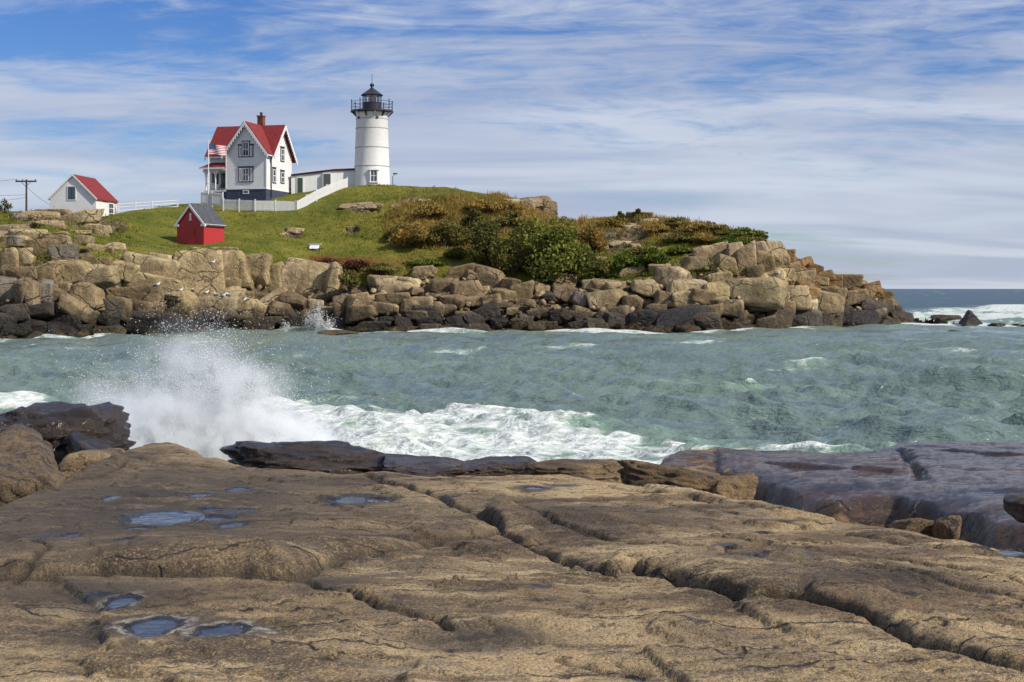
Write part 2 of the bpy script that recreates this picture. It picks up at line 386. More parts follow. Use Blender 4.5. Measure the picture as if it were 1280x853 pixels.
bvh = BVHTree.FromPolygons([tuple(v) for v in G2], [tuple(p.vertices) for p in isl_me.polygons])
CAM = Vector((0, 0, EYE))
def hit(px, py):
    d = Vector(((px-640)/FPX, 1.0, (HOR-py)/FPX)).normalized()
    h = bvh.ray_cast(CAM, d)
    return h[0], h[1]
def ground(x, y):
    h = bvh.ray_cast(Vector((x, y, 60.0)), Vector((0, 0, -1)))
    return h[0].z if h[0] else 0.0

# ------------------------------------------------------------------ sea
def sea_material():
    m, nt = new_mat('sea_water')
    g = nd(nt, 'ShaderNodeNewGeometry').outputs['Position']
    n = noise(nt, nd(nt, 'ShaderNodeMapping', {'Vector': g, 'Scale': (0.42, 1.15, 1.0), 'Rotation': (0, 0, -0.35)}).outputs[0], 1.5, 5.0, 0.62, 0.5)
    n2 = noise(nt, nd(nt, 'ShaderNodeMapping', {'Vector': g, 'Scale': (0.40, 1.1, 1.0), 'Rotation': (0, 0, -0.55)}).outputs[0], 6.5, 4.0, 0.6)
    big = noise(nt, g, 0.05, 3.0, 0.5)
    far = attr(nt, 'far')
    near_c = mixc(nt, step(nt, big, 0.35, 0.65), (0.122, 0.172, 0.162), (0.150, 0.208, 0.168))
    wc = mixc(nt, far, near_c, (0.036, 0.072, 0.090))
    fo = attr(nt, 'foam')
    lace = nd(nt, 'ShaderNodeTexVoronoi', {'Vector': nd(nt, 'ShaderNodeVectorMath', {0: g, 1: nd(nt, 'ShaderNodeVectorMath', {0: noise(nt, g, 1.2, 4.0, 0.6, 0.0, 1), 1: (1.6, 1.6, 0.0)}, operation='MULTIPLY').outputs[0]}, operation='ADD').outputs[0], 'Scale': 1.25}, feature='DISTANCE_TO_EDGE').outputs[0]
    fd = mth(nt, 'ADD', mth(nt, 'MULTIPLY', mth(nt, 'SUBTRACT', n, 0.5), 1.5), mth(nt, 'MULTIPLY', mth(nt, 'SUBTRACT', 0.28, lace), 0.9))
    fm = step(nt, mth(nt, 'ADD', fo, mth(nt, 'MULTIPLY', fd, 0.55)), 0.42, 0.72)
    fcol = mixc(nt, step(nt, n2, 0.3, 0.7), (0.40, 0.46, 0.42), (0.74, 0.77, 0.75))
    milky = mixc(nt, step(nt, fo, 0.12, 0.6), wc, (0.20, 0.30, 0.23))
    col = mixc(nt, fm, milky, fcol)
    rough = nd(nt, 'ShaderNodeMapRange', {0: fm, 1: 0.0, 2: 1.0, 3: 0.06, 4: 0.75}).outputs[0]
    rough = mth(nt, 'ADD', rough, mth(nt, 'MULTIPLY', far, 0.25))
    h = mth(nt, 'ADD', mth(nt, 'MULTIPLY', n, 0.38), mth(nt, 'ADD', mth(nt, 'MULTIPLY', n2, 0.15), mth(nt, 'MULTIPLY', fm, 0.04)))
    pbsdf(nt, col, rough, bump(nt, h, 0.85, 1.0), **{'IOR': 1.33, 'Specular IOR Level': nd(nt, 'ShaderNodeMapRange', {0: far, 1: 0.0, 2: 1.0, 3: 0.5, 4: 0.25}).outputs[0]})
    return m
rows = np.concatenate([[361.32, 361.5, 361.8], np.arange(362.2, 366, 0.4), np.arange(366, 440, 0.48), np.arange(440, 640, 0.62), np.arange(640, 720, 4.0)])
SY = (EYE*FPX/(rows-HOR))[::-1]; SY = np.concatenate([[4.0, 10.0], SY[SY > 14]])
sc_ = np.arange(-330, 1611, 3.5)
Sx = (sc_[None, :]-640)/FPX*np.maximum(SY[:, None], 26); Sy = np.broadcast_to(SY[:, None], Sx.shape).copy()
X, Y = Sx.ravel(), Sy.ravel()
rw = np.random.RandomState(11); H = np.zeros(len(X)); DX = np.zeros(len(X)); DY = np.zeros(len(X))
warp = [perlin(np.stack([X/l, Y/l, np.full(len(X), l)], 1)) for l in (4.0, 9.0, 17.0, 33.0)]
for k in range(72):
    lam = 0.9*(15.0/0.9)**(rw.rand()**1.35); ang = math.radians(-118)+rw.normal()*0.45; q = 2*math.pi/lam
    a = 0.0245*lam**0.52*(0.6+0.8*rw.rand()); ph = rw.rand()*6.28
    res = np.clip(lam/(Y*Y/(EYE*FPX)*1.1)-0.6, 0, 1) if lam < 6 else np.clip(lam/(Y*Y/(EYE*FPX)*0.9)-0.3, 0, 1)
    th = q*(X*math.cos(ang)+Y*math.sin(ang))+ph+1.6*warp[0 if lam < 1.7 else 1 if lam < 3.5 else 2 if lam < 7 else 3]
    H += res*a*np.sin(th); DX += res*a*0.75*math.cos(ang)*np.cos(th); DY += res*a*0.75*math.sin(ang)*np.cos(th)
patch = 0.75+0.5*fbm(np.stack([X*0.03, Y*0.03, 0*X], 1), 3)
H *= patch
p3 = np.stack([X, Y, 0*X], 1)
f_a = fbm(p3*0.22, 4); f_b = fbm(p3*np.array([0.5, 0.9, 1])+9, 4, 0.6); f_c = fbm(p3*np.array([0.055, 0.16, 1])+31, 4)
pxs = 640+FPX*X/Y; pys = HOR+EYE*FPX/Y
# surf running up to the ledges in the foreground (Y 28..46 m), the island's wash, and breakers off the point
y_top = np.interp(X, [-30, -14, -9, -7, -3.5, 0, 2.5, 4.2, 6, 9, 12, 30], [36, 38, 43, 47, 46.5, 44, 42, 40, 38, 37, 35, 33])
foam = sstep(Y, y_top+3.5+f_a*4, y_top-4.0+f_a*4)*np.interp(X, [-30, -12, -8, -2, 1.5, 4, 7, 12, 30], [0.35, 0.50, 1.08, 1.08, 0.95, 0.68, 0.52, 0.48, 0.42])
foam *= 0.72+0.75*f_b
rough_front = sstep(Y, y_top+1.5, y_top-0.5)*sstep(Y, y_top-5, y_top-0.8)*sstep(X, -11, -6)*sstep(X, 5, 1)
H += rough_front*(0.26+0.42*f_b+0.2*f_a)
H += foam*0.14*f_b
ywi = np.interp(pxs, cols, yw, left=yw[0], right=152.0)
wash = np.exp(-np.clip(ywi-Y, -1, 99)/(2.2+2.0*f_a+np.interp(pxs, [0, 380, 420, 700, 900, 1200], [0.6, 1.4, 3.4, 3.8, 2.6, 3.4])))
wash = np.where((pxs < 1165) & (Y < ywi+1.5), wash, 0)*np.interp(pxs, [-200, 110, 230, 380, 440, 1100, 1180], [0.55, 0.7, 0.35, 0.75, 1.0, 0.9, 0.3])
foam = np.maximum(foam, wash*(0.95+0.5*f_b))
reef = sstep(pxs, 1120, 1150)*np.exp(-((pys-396+f_a*3)/8.0)**2)*0.95
reef = np.maximum(reef, sstep(pxs, 1135, 1180)*np.exp(-((pys-388)/4.0)**2)*0.85)
reef = np.maximum(reef, sstep(pxs, 1060, 1110)*np.exp(-((pys-408)/4)**2)*0.95)
foam = np.maximum(foam, reef*(0.78+1.1*f_b))
brk = np.exp(-((Y-272-8*np.sin(X*0.03))/7.0)**2)*sstep(pxs, 1205, 1245)
H += brk*1.1; foam = np.maximum(foam, brk*(0.62+0.8*f_b)*(Y < 275))
left_surf = np.exp(-((Y-48.0-1.2*f_a)/1.7)**2)*sstep(X, -14.5, -17)
foam = np.maximum(foam, left_surf*(0.9+0.7*f_b)); H += left_surf*0.35
steep = H/(0.05+0.0035*np.minimum(Y, 120))
foam = np.maximum(foam, 0.52*sstep(f_c, 0.12, 0.45)+0.60*sstep(steep, 1.2, 2.8)*sstep(f_c, 0.0, 0.4))
foam = np.maximum(foam, 0.75*sstep(fbm(p3*np.array([0.012, 0.05, 1])+77, 3), 0.42, 0.55)*sstep(Y, 150, 260)*sstep(Y, 4000, 1500))
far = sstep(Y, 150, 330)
H *= sstep(Y, 13, 24)
S = np.stack([X+DX*0.45, Y+DY*0.45, H-0.02], 1).reshape(Sx.shape+(3,))
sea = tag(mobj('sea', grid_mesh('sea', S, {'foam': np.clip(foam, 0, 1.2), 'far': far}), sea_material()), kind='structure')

# ------------------------------------------------------------------ foreground rock
def slab_material(name, wrough=0.17, wbump=0.30):
    """weathered tan ledge: grainy, stained, wet where the sea or the pools reach"""
    m, nt = new_mat(name)
    g = nd(nt, 'ShaderNodeNewGeometry').outputs['Position']; oi = nd(nt, 'ShaderNodeObjectInfo')
    al = nd(nt, 'ShaderNodeMapping', {'Vector': g, 'Rotation': (0, 0, math.radians(61)), 'Scale': (0.45, 1.6, 1.0)}).outputs[0]
    n0 = noise(nt, g, 0.7, 5.0, 0.6, 0.4); n1 = noise(nt, al, 2.2, 7.0, 0.65, 0.5); n2 = noise(nt, g, 9.0, 6.0, 0.7); n3 = noise(nt, g, 60.0, 4.0, 0.7); n4 = noise(nt, g, 190.0, 2.0, 0.6)
    c = mixc(nt, step(nt, n0, 0.38, 0.60), (0.140, 0.092, 0.044), (0.540, 0.385, 0.195))
    c = mixc(nt, mth(nt, 'MULTIPLY', step(nt, n1, 0.50, 0.62), 0.85), c, (0.64, 0.475, 0.255))
    c = mixc(nt, mth(nt, 'MULTIPLY', step(nt, n1, 0.47, 0.36), 0.85), c, (0.085, 0.055, 0.030))
    c = mixc(nt, mth(nt, 'MULTIPLY', step(nt, n2, 0.53, 0.64), 0.6), c, (0.47, 0.315, 0.13))
    c = mixc(nt, mth(nt, 'MULTIPLY', step(nt, n2, 0.46, 0.36), 0.8), c, (0.075, 0.052, 0.032))
    c = mixc(nt, mth(nt, 'MULTIPLY', step(nt, n3, 0.52, 0.64), 0.6), c, (0.60, 0.465, 0.27))
    c = mixc(nt, mth(nt, 'MULTIPLY', step(nt, n3, 0.48, 0.36), 0.75), c, (0.06, 0.044, 0.030))
    c = mixc(nt, mth(nt, 'MULTIPLY', step(nt, n4, 0.60, 0.78), 0.35), c, (0.5, 0.42, 0.3))
    n5 = noise(nt, al, 0.55, 6.0, 0.62, 1.0); n6 = noise(nt, g, 1.9, 6.0, 0.7, 0.6)
    c = mixc(nt, mth(nt, 'MULTIPLY', step(nt, n5, 0.50, 0.62), 0.85), c, mixc(nt, 1.0, c, (0.36, 0.32, 0.30), 'MULTIPLY'))
    c = mixc(nt, mth(nt, 'MULTIPLY', step(nt, n6, 0.58, 0.70), 0.6), c, mixc(nt, 1.0, c, (1.45, 1.35, 1.2), 'MULTIPLY'))
    c = mixc(nt, mth(nt, 'MULTIPLY', step(nt, n6, 0.40, 0.30), 0.55), c, (0.19, 0.165, 0.135))
    c = mixc(nt, 1.0, c, oi.outputs['Color'], 'MULTIPLY')
    c = mixc(nt, mth(nt, 'MULTIPLY', attr(nt, 'stain'), step(nt, mth(nt, 'ADD', n1, mth(nt, 'MULTIPLY', n2, 0.6)), 0.58, 0.80)), c, (0.062, 0.046, 0.033))
    c = mixc(nt, mth(nt, 'MULTIPLY', attr(nt, 'ring'), step(nt, n2, 0.3, 0.55)), c, (0.42, 0.38, 0.32))
    c = mixc(nt, mth(nt, 'MULTIPLY', attr(nt, 'crackc'), 0.8), c, (0.030, 0.022, 0.015))
    wc = nd(nt, 'ShaderNodeVectorMath', {0: al, 1: nd(nt, 'ShaderNodeVectorMath', {0: noise(nt, g, 1.7, 5.0, 0.6, 0.0, 1), 1: (0.55, 0.55, 0.55)}, operation='MULTIPLY').outputs[0]}, operation='ADD').outputs[0]
    v1 = nd(nt, 'ShaderNodeTexVoronoi', {'Vector': wc, 'Scale': 0.85}, feature='DISTANCE_TO_EDGE').outputs[0]; v2 = nd(nt, 'ShaderNodeTexVoronoi', {'Vector': wc, 'Scale': 2.9}, feature='DISTANCE_TO_EDGE').outputs[0]
    fis = mth(nt, 'MAXIMUM', mth(nt, 'MULTIPLY', step(nt, v1, 0.016, 0.003), step(nt, n6, 0.42, 0.52)), mth(nt, 'MULTIPLY', step(nt, v2, 0.022, 0.004), mth(nt, 'MULTIPLY', step(nt, n0, 0.50, 0.58), step(nt, n6, 0.50, 0.58))))
    c = mixc(nt, mth(nt, 'MULTIPLY', fis, 0.9), c, (0.022, 0.016, 0.012))
    wet = step(nt, mth(nt, 'ADD', attr(nt, 'wet'), mth(nt, 'MULTIPLY', mth(nt, 'SUBTRACT', mth(nt, 'ADD', mth(nt, 'MULTIPLY', n1, 0.5), mth(nt, 'MULTIPLY', n2, 0.5)), 0.5), 1.3)), 0.38, 0.62)
    c = mixc(nt, wet, c, mixc(nt, 1.0, c, (0.15, 0.128, 0.115), 'MULTIPLY'))
    rough = nd(nt, 'ShaderNodeMapRange', {0: wet, 1: 0.0, 2: 1.0, 3: 0.85, 4: wrough}).outputs[0]
    pit = nd(nt, 'ShaderNodeTexVoronoi', {'Vector': g, 'Scale': 26.0, 'Randomness': 1.0}).outputs[0]
    dry_h = mth(nt, 'ADD', mth(nt, 'MULTIPLY', n3, 0.034), mth(nt, 'ADD', mth(nt, 'MULTIPLY', n4, 0.008), mth(nt, 'SUBTRACT', mth(nt, 'MULTIPLY', step(nt, pit, 0.0, 0.35), 0.008), mth(nt, 'MULTIPLY', fis, 0.03))))
    dryf = mth(nt, 'SUBTRACT', 1.0, mth(nt, 'MULTIPLY', wet, wbump))
    h = mth(nt, 'ADD', mth(nt, 'MULTIPLY', mth(nt, 'MULTIPLY', n2, 0.06), dryf), mth(nt, 'ADD', mth(nt, 'MULTIPLY', mth(nt, 'MULTIPLY', n1, 0.09), dryf), mth(nt, 'MULTIPLY', dry_h, mth(nt, 'SUBTRACT', 1.0, mth(nt, 'MULTIPLY', wet, 0.6)))))
    pbsdf(nt, c, rough, bump(nt, h, 1.0, 1.0), **{'Specular IOR Level': 0.5})
    return m
M_SLAB = slab_material('weathered_ledge'); M_WETL = slab_material('wave_washed_ledge', 0.07, 0.82)
def on_plane(px, py, a=2.58, b=-0.031):
    """where the pixel's ray meets the ledge plane z = a + b*Y"""
    k = (np.asarray(py, float)-HOR)/FPX; Yp = (EYE-a)/(k+b); return (np.asarray(px, float)-640)/FPX*Yp, Yp
def line_on(pts, a=2.58, b=-0.031):
    x, y = on_plane([p[0] for p in pts], [p[1] for p in pts], a, b); return np.stack([x, y], 1)
# faults: points (column, row), far-side rise, reach of the rise, groove depth, groove width
FAULTS = [
 ([(-300,742),(-100,728),(0,724),(150,722),(300,726),(352,730),(372,729),(384,724),(400,715),(430,704),(500,690),(560,682),(610,676),(650,667)], 0.19, 1.4, 0.05, 0.045),
 ([(365,729),(400,743),(450,757),(510,772),(552,783),(560,800)], 0.09, 0.55, 0.05, 0.022),
 ([(585,640),(612,660),(640,680),(690,700),(755,720),(790,716),(830,727),(860,736),(900,745),(925,757),(990,762),(1040,775),(1090,792),(1130,812),(1190,830),(1290,856),(1400,885)], 0.17, 0.75, 0.07, 0.035),
 ([(600,632),(650,650),(690,664),(725,675),(755,685),(840,696)], 0.07, 0.5, 0.05, 0.03),
 ([(700,672),(790,690),(870,700),(960,715)], 0.04, 0.35, 0.03, 0.02),
 ([(1040,700),(1065,710),(1115,712),(1165,722),(1215,735),(1300,752),(1400,770)], 0.07, 0.5, 0.035, 0.02),
 ([(1060,728),(1090,732),(1140,737),(1190,750),(1240,762),(1300,775)], 0.04, 0.3, 0.035, 0.016),
 ([(450,594),(500,610),(550,625),(600,647),(625,668)], 0.09, 0.9, 0.06, 0.05),
 ([(60,612),(90,603),(120,598),(168,580)], 0.12, 0.8, 0.06, 0.04),
 ([(20,732),(45,716),(56,702),(40,692)], 0.05, 0.3, 0.05, 0.03),
 ([(170,578),(215,585),(280,588),(350,583)], 0.07, 0.7, 0.03, 0.04),
 ([(115,612),(170,612),(240,611)], 0.05, 0.5, 0.03, 0.03),
 ([(700,829),(730,838),(757,846)], 0.03, 0.25, 0.03, 0.012),
 ([(765,832),(790,838),(815,846)], 0.03, 0.25, 0.03, 0.012),
 ([(720,744),(750,746),(775,745)], 0.03, 0.2, 0.03, 0.012),
 ([(1020,832),(1045,830),(1062,826)], 0.03, 0.2, 0.03, 0.012),
 ([(190,748),(220,752),(262,748)], 0.04, 0.25, 0.01, 0.012),
 ([(640,600),(760,610),(850,622),(930,640),(1010,655)], 0.05, 0.6, 0.05, 0.03),
 ([(860,640),(960,655),(1060,672),(1160,690)], 0.04, 0.4, 0.04, 0.02),
 ([(900,690),(1000,690),(1090,705)], 0.03, 0.4, 0.02, 0.02),
]
POOLS = [(202,661,43,8.0),(289,664,15,3.6),(266,656,26,2.2),(441,628,23,4.6),(474,629,15,2.2),(296,611,13,2.4),(250,623,15,2.4),(139,628,11,2.2),(267,645,16,1.8),
         (154,697,9,2.6),(172,677,16,2.2),(90,688,8,3.2),(304,645,12,1.6),(190,790,29,9.0),(278,796,29,7.0),(150,756,17,6),(792,846,11,3),(1262,697,15,2.2),(955,668,7,1.5),(668,615,12,1.5)]
yy = np.concatenate([np.linspace(-9, 2.2, 16)[:-1], np.linspace(2.2, 5.2, 50)[:-1], 5.2*(20.5/5.2)**np.linspace(0, 1, 470)])
us = np.linspace(-1, 1, 660)
Xf = us[None, :]*(1.9+0.45*np.maximum(yy[:, None], 0)); Yf = np.broadcast_to(yy[:, None], Xf.shape).copy()
X, Y = Xf.ravel(), Yf.ravel(); q3 = np.stack([X, Y, 0*X], 1)
rot = np.stack([0.48*X-0.88*Y, 0.88*X+0.48*Y, 0*X], 1)       # along / across the grain of the ledge
lo = fbm(q3*0.33, 3); an = fbm(rot*np.array([0.35, 1.5, 1])+3, 5, 0.55, ridged=True); md = fbm(q3*1.6+8, 6, 0.58); sm = fbm(q3*7.0, 4, 0.65, ridged=True)
ter = fbm(rot*np.array([0.16, 0.55, 1])+40, 4)
Z = 2.58-0.031*Y+lo*0.05+md*0.040+an*0.022+sm*0.012*(0.5+sstep(lo+md, -0.2, 0.3))
tq = ter*3.2; tq = tq+md*0.30; Z += 0.034*(np.floor(tq)+sstep(tq-np.floor(tq), 0.47, 0.53))-0.034*tq*0.85
sheet = fbm(rot*np.array([0.30, 1.0, 1])+140, 6, 0.56)*4.0+an*0.4; sf = sheet-np.floor(sheet); Z += 0.016*(np.floor(sheet)+sstep(sf, 0.47, 0.53))-0.016*sheet*0.9
_w1, _w2, _ = worley(np.stack([rot[:, 0]*0.32+md*0.35, rot[:, 1]*0.75+md*0.5, 0*X+0.5], 1)); hair = sstep(_w2-_w1, 0.028, 0.0)*sstep(fbm(q3*0.6+90, 3), -0.05, 0.25); Z -= 0.018*hair
crackc = 0.8*hair; jit = fbm(q3*3.0+50, 4, 0.5)*0.10; jit2 = fbm(q3*2.3+70, 4, 0.5)*0.10
for fi, (pts, h, L, gd, gw) in enumerate(FAULTS):
    line = line_on(pts); sel = np.where((X > line[:, 0].min()-4) & (X < line[:, 0].max()+4) & (Y > line[:, 1].min()-4) & (Y < line[:, 1].max()+4))[0]
    d, s, t = poly_dist((X+jit)[sel], (Y+jit2)[sel], line)
    w = sstep(t, 0.0, 0.06)*sstep(t, 1.0, 0.94)
    hh = (0.80 if fi < 1 else 0.50 if fi == 2 else 0.32)*h*(0.8+0.4*np.sin(t*9+h*50))
    if True:
        pr = np.where(s > 0, (np.sqrt(np.clip(s/(0.36 if fi < 1 else 0.16), 0, 1)*np.clip(2-s/(0.36 if fi < 1 else 0.16), 1, 2)) if fi in (0, 2) else sstep(s, -0.004, 0.030+h*0.20))*(0.8+0.2*sstep(s, 0, 0.25))*np.exp(-(s/(2.0*L))**1.5), 0)
        Z[sel] += w*(hh*pr-0.7*gd*np.exp(-(d/(0.010+0.42*gw))**2))
        crackc[sel] = np.maximum(crackc[sel], w*np.exp(-(d/(0.010+gw*0.45))**2))
Z += 0.13*np.exp(-(((X+3.9)/0.9)**2+((Y-16.6)/0.9)**2))+0.05*np.exp(-(((X+2.2)/0.8)**2+((Y-16)/1.0)**2))
# wet patches and stains round the pools and along hollows
wet = np.zeros(len(X)); ring = np.zeros(len(X)); stain = np.zeros(len(X))
pools = []
for i, (cx, cy, rx, ry) in enumerate(POOLS):
    x0, y0 = on_plane(cx, cy); x0 = float(x0); y0 = float(y0)
    ax = rx*y0/FPX; ay = ry*y0*y0/(1.42*FPX)*0.98
    sel = np.where((np.abs(X-x0) < ax*5) & (np.abs(Y-y0) < ay*5))[0]; x_, y_, q_ = X[sel], Y[sel], q3[sel]
    e = np.sqrt(((x_-x0)/ax)**2+((y_-y0)/ay)**2)*(1+0.75*fbm(q_*0.62/max(ax, 0.05)+i*5, 4, 0.6)+0.15*fbm(q_*14+i, 2))
    zs_ = Z[sel]; near = e < 3.2
    lvl = (float(np.median(zs_[e < 1.05])) if (e < 1.05).any() else 2.58-0.031*y0)-0.008
    w1 = sstep(e, 1.65, 1.05)
    Zt = np.where(e < 1, lvl-0.02*np.clip(1-e*e, 0, 1), lvl+0.008*sstep(e, 1.0, 1.35))
    Z[sel] = np.where(near, zs_*(1-w1)+Zt*w1, zs_)
    wt = np.where(near, 0.95*sstep(e, 1.55, 1.05), 0)
    wet[sel] = np.maximum(wet[sel], wt); stain[sel] = np.maximum(stain[sel], sstep(e, 3.2, 1.4))
    if cx in (190, 278):
        ring[sel] = np.maximum(ring[sel], np.exp(-((e-1.5)/0.18)**2)+0.55*np.exp(-((e-1.2)/0.1)**2)); wet[sel] = np.where(np.abs(e-1.5) < 0.28, 0.0, wet[sel])
    if cx == 150: ring[sel] = np.maximum(ring[sel], 0.6*np.exp(-((e-1.5)/0.14)**2))
    pools.append((x0, y0, ax, ay, lvl))
for cx, cy, rx, ry, s in [(200,630,330,70,1.0),(60,600,120,50,.9),(100,745,170,28,.95),(160,795,120,14,1),(600,806,110,16,1),(420,735,60,14,.9),(700,655,80,16,.7),(560,660,60,24,.7),(600,640,80,20,.6),(940,712,90,14,.8),(850,650,130,20,.5),(1100,740,120,18,.5),(900,800,80,16,.6),(60,700,90,25,.7),(330,640,160,40,.6),(900,830,120,14,.5),(480,640,120,16,.6)]:
    x0, y0 = on_plane(cx, cy); stain = np.maximum(stain, s*np.exp(-((((X-x0)/(rx*y0/FPX))**2+((Y-y0)/(ry*y0*y0/(1.42*FPX)))**2))**1.4))
for cx, cy, rx, ry in [(672,739,24,6),(866,784,34,9),(940,712,44,6),(905,700,30,4),(1010,713,26,4),(1235,762,24,5),(120,748,50,8),(560,625,30,5),(820,640,40,5),(300,650,60,7),(60,690,40,10),(700,610,40,4)]:
    x0, y0 = on_plane(cx, cy); wet = np.maximum(wet, 0.62*np.exp(-((((X-x0)/(rx*y0/FPX))**2+((Y-y0)/(ry*y0*y0/(1.42*FPX)))**2))))
wet = np.maximum(wet, 0.30*stain*sstep(fbm(q3*0.9+12, 3), 0.05, 0.3))
Zg = Z.reshape(Xf.shape); Zb = Zg.copy(); Zb[1:-1, 1:-1] = (Zg[1:-1, 1:-1]*4+2*(Zg[:-2, 1:-1]+Zg[2:, 1:-1]+Zg[1:-1, :-2]+Zg[1:-1, 2:])+Zg[:-2, :-2]+Zg[:-2, 2:]+Zg[2:, :-2]+Zg[2:, 2:])/16; Z = (0.65*Zg+0.35*Zb).ravel()
# seaward edge of the ledge
ED = [(-600,735),(-300,690),(-120,655),(0,632),(55,612),(85,600),(118,580),(160,569),(210,565),(255,574),(300,581),(400,588),(490,592),(560,594),(650,592),(720,594),(800,603),(870,615),(940,626),(1000,640),(1100,655),(1190,671),(1280,692),(1400,722),(1600,780)]
Ye = np.interp(640+FPX*X/np.maximum(Y, 0.5), [p[0] for p in ED], on_plane([p[0] for p in ED], [p[1] for p in ED])[1])
Ye = Ye+fbm(q3*1.3+20, 4)*0.35
ov = np.clip(Y-Ye, 0, 9)*(Y > 2.5)
Z -= 0.05*sstep(Y, Ye-0.45, Ye)+np.minimum(0.30*ov+1.6*ov**1.5, 3.2)
wet = np.maximum(wet, 0.8*sstep(ov, 0.35, 0.9))
slab = tag(mobj('shore_ledge', grid_mesh('shore_ledge', np.stack([X, Y, Z], 1).reshape(Xf.shape+(3,)), {'wet': wet, 'ring': ring, 'stain': stain, 'crackc': crackc}), M_SLAB), kind='structure')
slab.color = (1, 1, 1, 1)
# water standing in the hollows
mp, nt = new_mat('pool_water')
gpos = nd(nt, 'ShaderNodeNewGeometry').outputs['Position']
pbsdf(nt, (0.045, 0.040, 0.032), 0.08, bump(nt, noise(nt, gpos, 7.0, 3.0), 0.35, 0.03), **{'IOR': 1.33})
for (x0, y0, ax, ay, lvl) in pools:
    n = 40; vs = [(1.22*ax*math.cos(2*math.pi*k/n), 1.22*ay*math.sin(2*math.pi*k/n), 0) for k in range(n)]
    me = bpy.data.meshes.new('tide_pool'); me.from_pydata(vs, [], [tuple(range(n))]); o = mobj('tide_pool', me, mp)
    o.location = (x0, y0, lvl-0.0045); tag(o, kind='structure')

# the rounded wet ledge beyond, on the right
def wet_ledge():
    ys = np.linspace(8.2, 24.5, 280); uc = np.arange(780, 1800, 3.0)
    Xg = (uc[None, :]-640)/FPX*(ys[:, None]*0.55+8); Yg = np.broadcast_to(ys[:, None], Xg.shape)
    X, Y = Xg.ravel(), Yg.ravel(); q = np.stack([X, Y, 0*X], 1); pxx = 640+FPX*X/Y
    a, b = 2.23, -0.026
    CR = [(800,592),(835,583),(870,580),(920,586),(960,597),(1000,607),(1050,612),(1120,611),(1170,622),(1230,637),(1270,645),(1310,650),(1420,690),(1700,760)]
    FR = [(800,590),(822,578),(850,563),(900,559),(960,562),(1040,566),(1100,563),(1120,556),(1150,551),(1200,551),(1280,554),(1500,556),(1700,560)]
    yc = np.interp(pxx, [p[0] for p in CR], on_plane(0*np.array(CR)[:, 0], [p[1] for p in CR], a, b)[1])+fbm(q*1.1, 4)*0.35
    yf = np.interp(pxx, [p[0] for p in FR], on_plane(0*np.array(FR)[:, 0], [p[1] for p in FR], a, b)[1])+fbm(q*0.8+4, 3)*0.5
    md = fbm(q*np.array([0.8, 1.6, 1]), 5, 0.55); sm = fbm(q*5.0+2, 4, 0.55); tr = fbm(q*np.array([0.25, 0.55, 1])+15, 3)*3
    Z = a+b*Y+md*0.05+sm*0.012+0.018*(np.floor(tr)+sstep(tr-np.floor(tr), 0.35, 0.65)-tr*0.8)
    s = yc-Y
    scal = 0.10*np.abs(np.sin(X*2.1+fbm(q*0.7, 3)*4))          # scalloped, water-worn front
    fl = np.clip(s+scal*2, 0, 9)
    Z -= np.where(fl > 0, 0.55*fl**1.6/(0.25+fl**0.9)*1.5, 0)+0.0
    Z -= 0.10*sstep(s, -1.4, 0.1)**2
    o2 = np.clip(Y-yf, 0, 9); Z -= 0.7*o2**1.4
    o3 = np.clip(0.3*(832-pxx)/60, 0, 3); Z -= o3*1.2
    ck = line_on([(1118,558),(1132,566),(1138,578),(1150,590),(1150,602)], a, b); d, s2, t = poly_dist(X+sm*0.12, Y+md*0.2, ck)
    Z -= 0.12*np.exp(-(d/0.07)**2)*sstep(t, 0, .1)*sstep(t, 1, .9); crk = np.exp(-(d/0.06)**2)
    for ln in ([(950,579),(1000,584),(1045,588)], [(1060,587),(1090,588),(1120,590)], [(1175,562),(1230,567),(1290,570)], [(896,562),(898,575),(902,592)]):
        d, s2, t = poly_dist(X, Y+md*0.15, line_on(ln, a, b)); Z += sstep(t, 0, .1)*sstep(t, 1, .9)*np.where(s2 > 0, 0.06*np.exp(-s2/0.4)*(1-np.exp(-s2/0.1)), -0.03*np.exp(-(s2/0.10)**2)); crk = np.maximum(crk, 0.8*np.exp(-(d/0.04)**2))
    face = sstep(fl, 0.05, 0.5)
    wetv = 0.85-0.42*face-0.35*np.exp(-((pxx-880)/50)**2)+0.45*fbm(q*1.2+60, 3)+0.40*fbm(q*np.array([2.5, 5, 1])+80, 4)
    Z = np.maximum(Z, -1.0)
    o = mobj('shore_ledge', grid_mesh('wet_ledge', np.stack([X, Y, Z], 1).reshape(Xg.shape+(3,)), {'wet': np.clip(wetv, 0, 1), 'ring': 0*X, 'stain': 0.6*face, 'crackc': crk}), M_WETL)
    o.color = (1.0, 0.86, 0.74, 1); return tag(o, kind='structure')
wet_ledge()

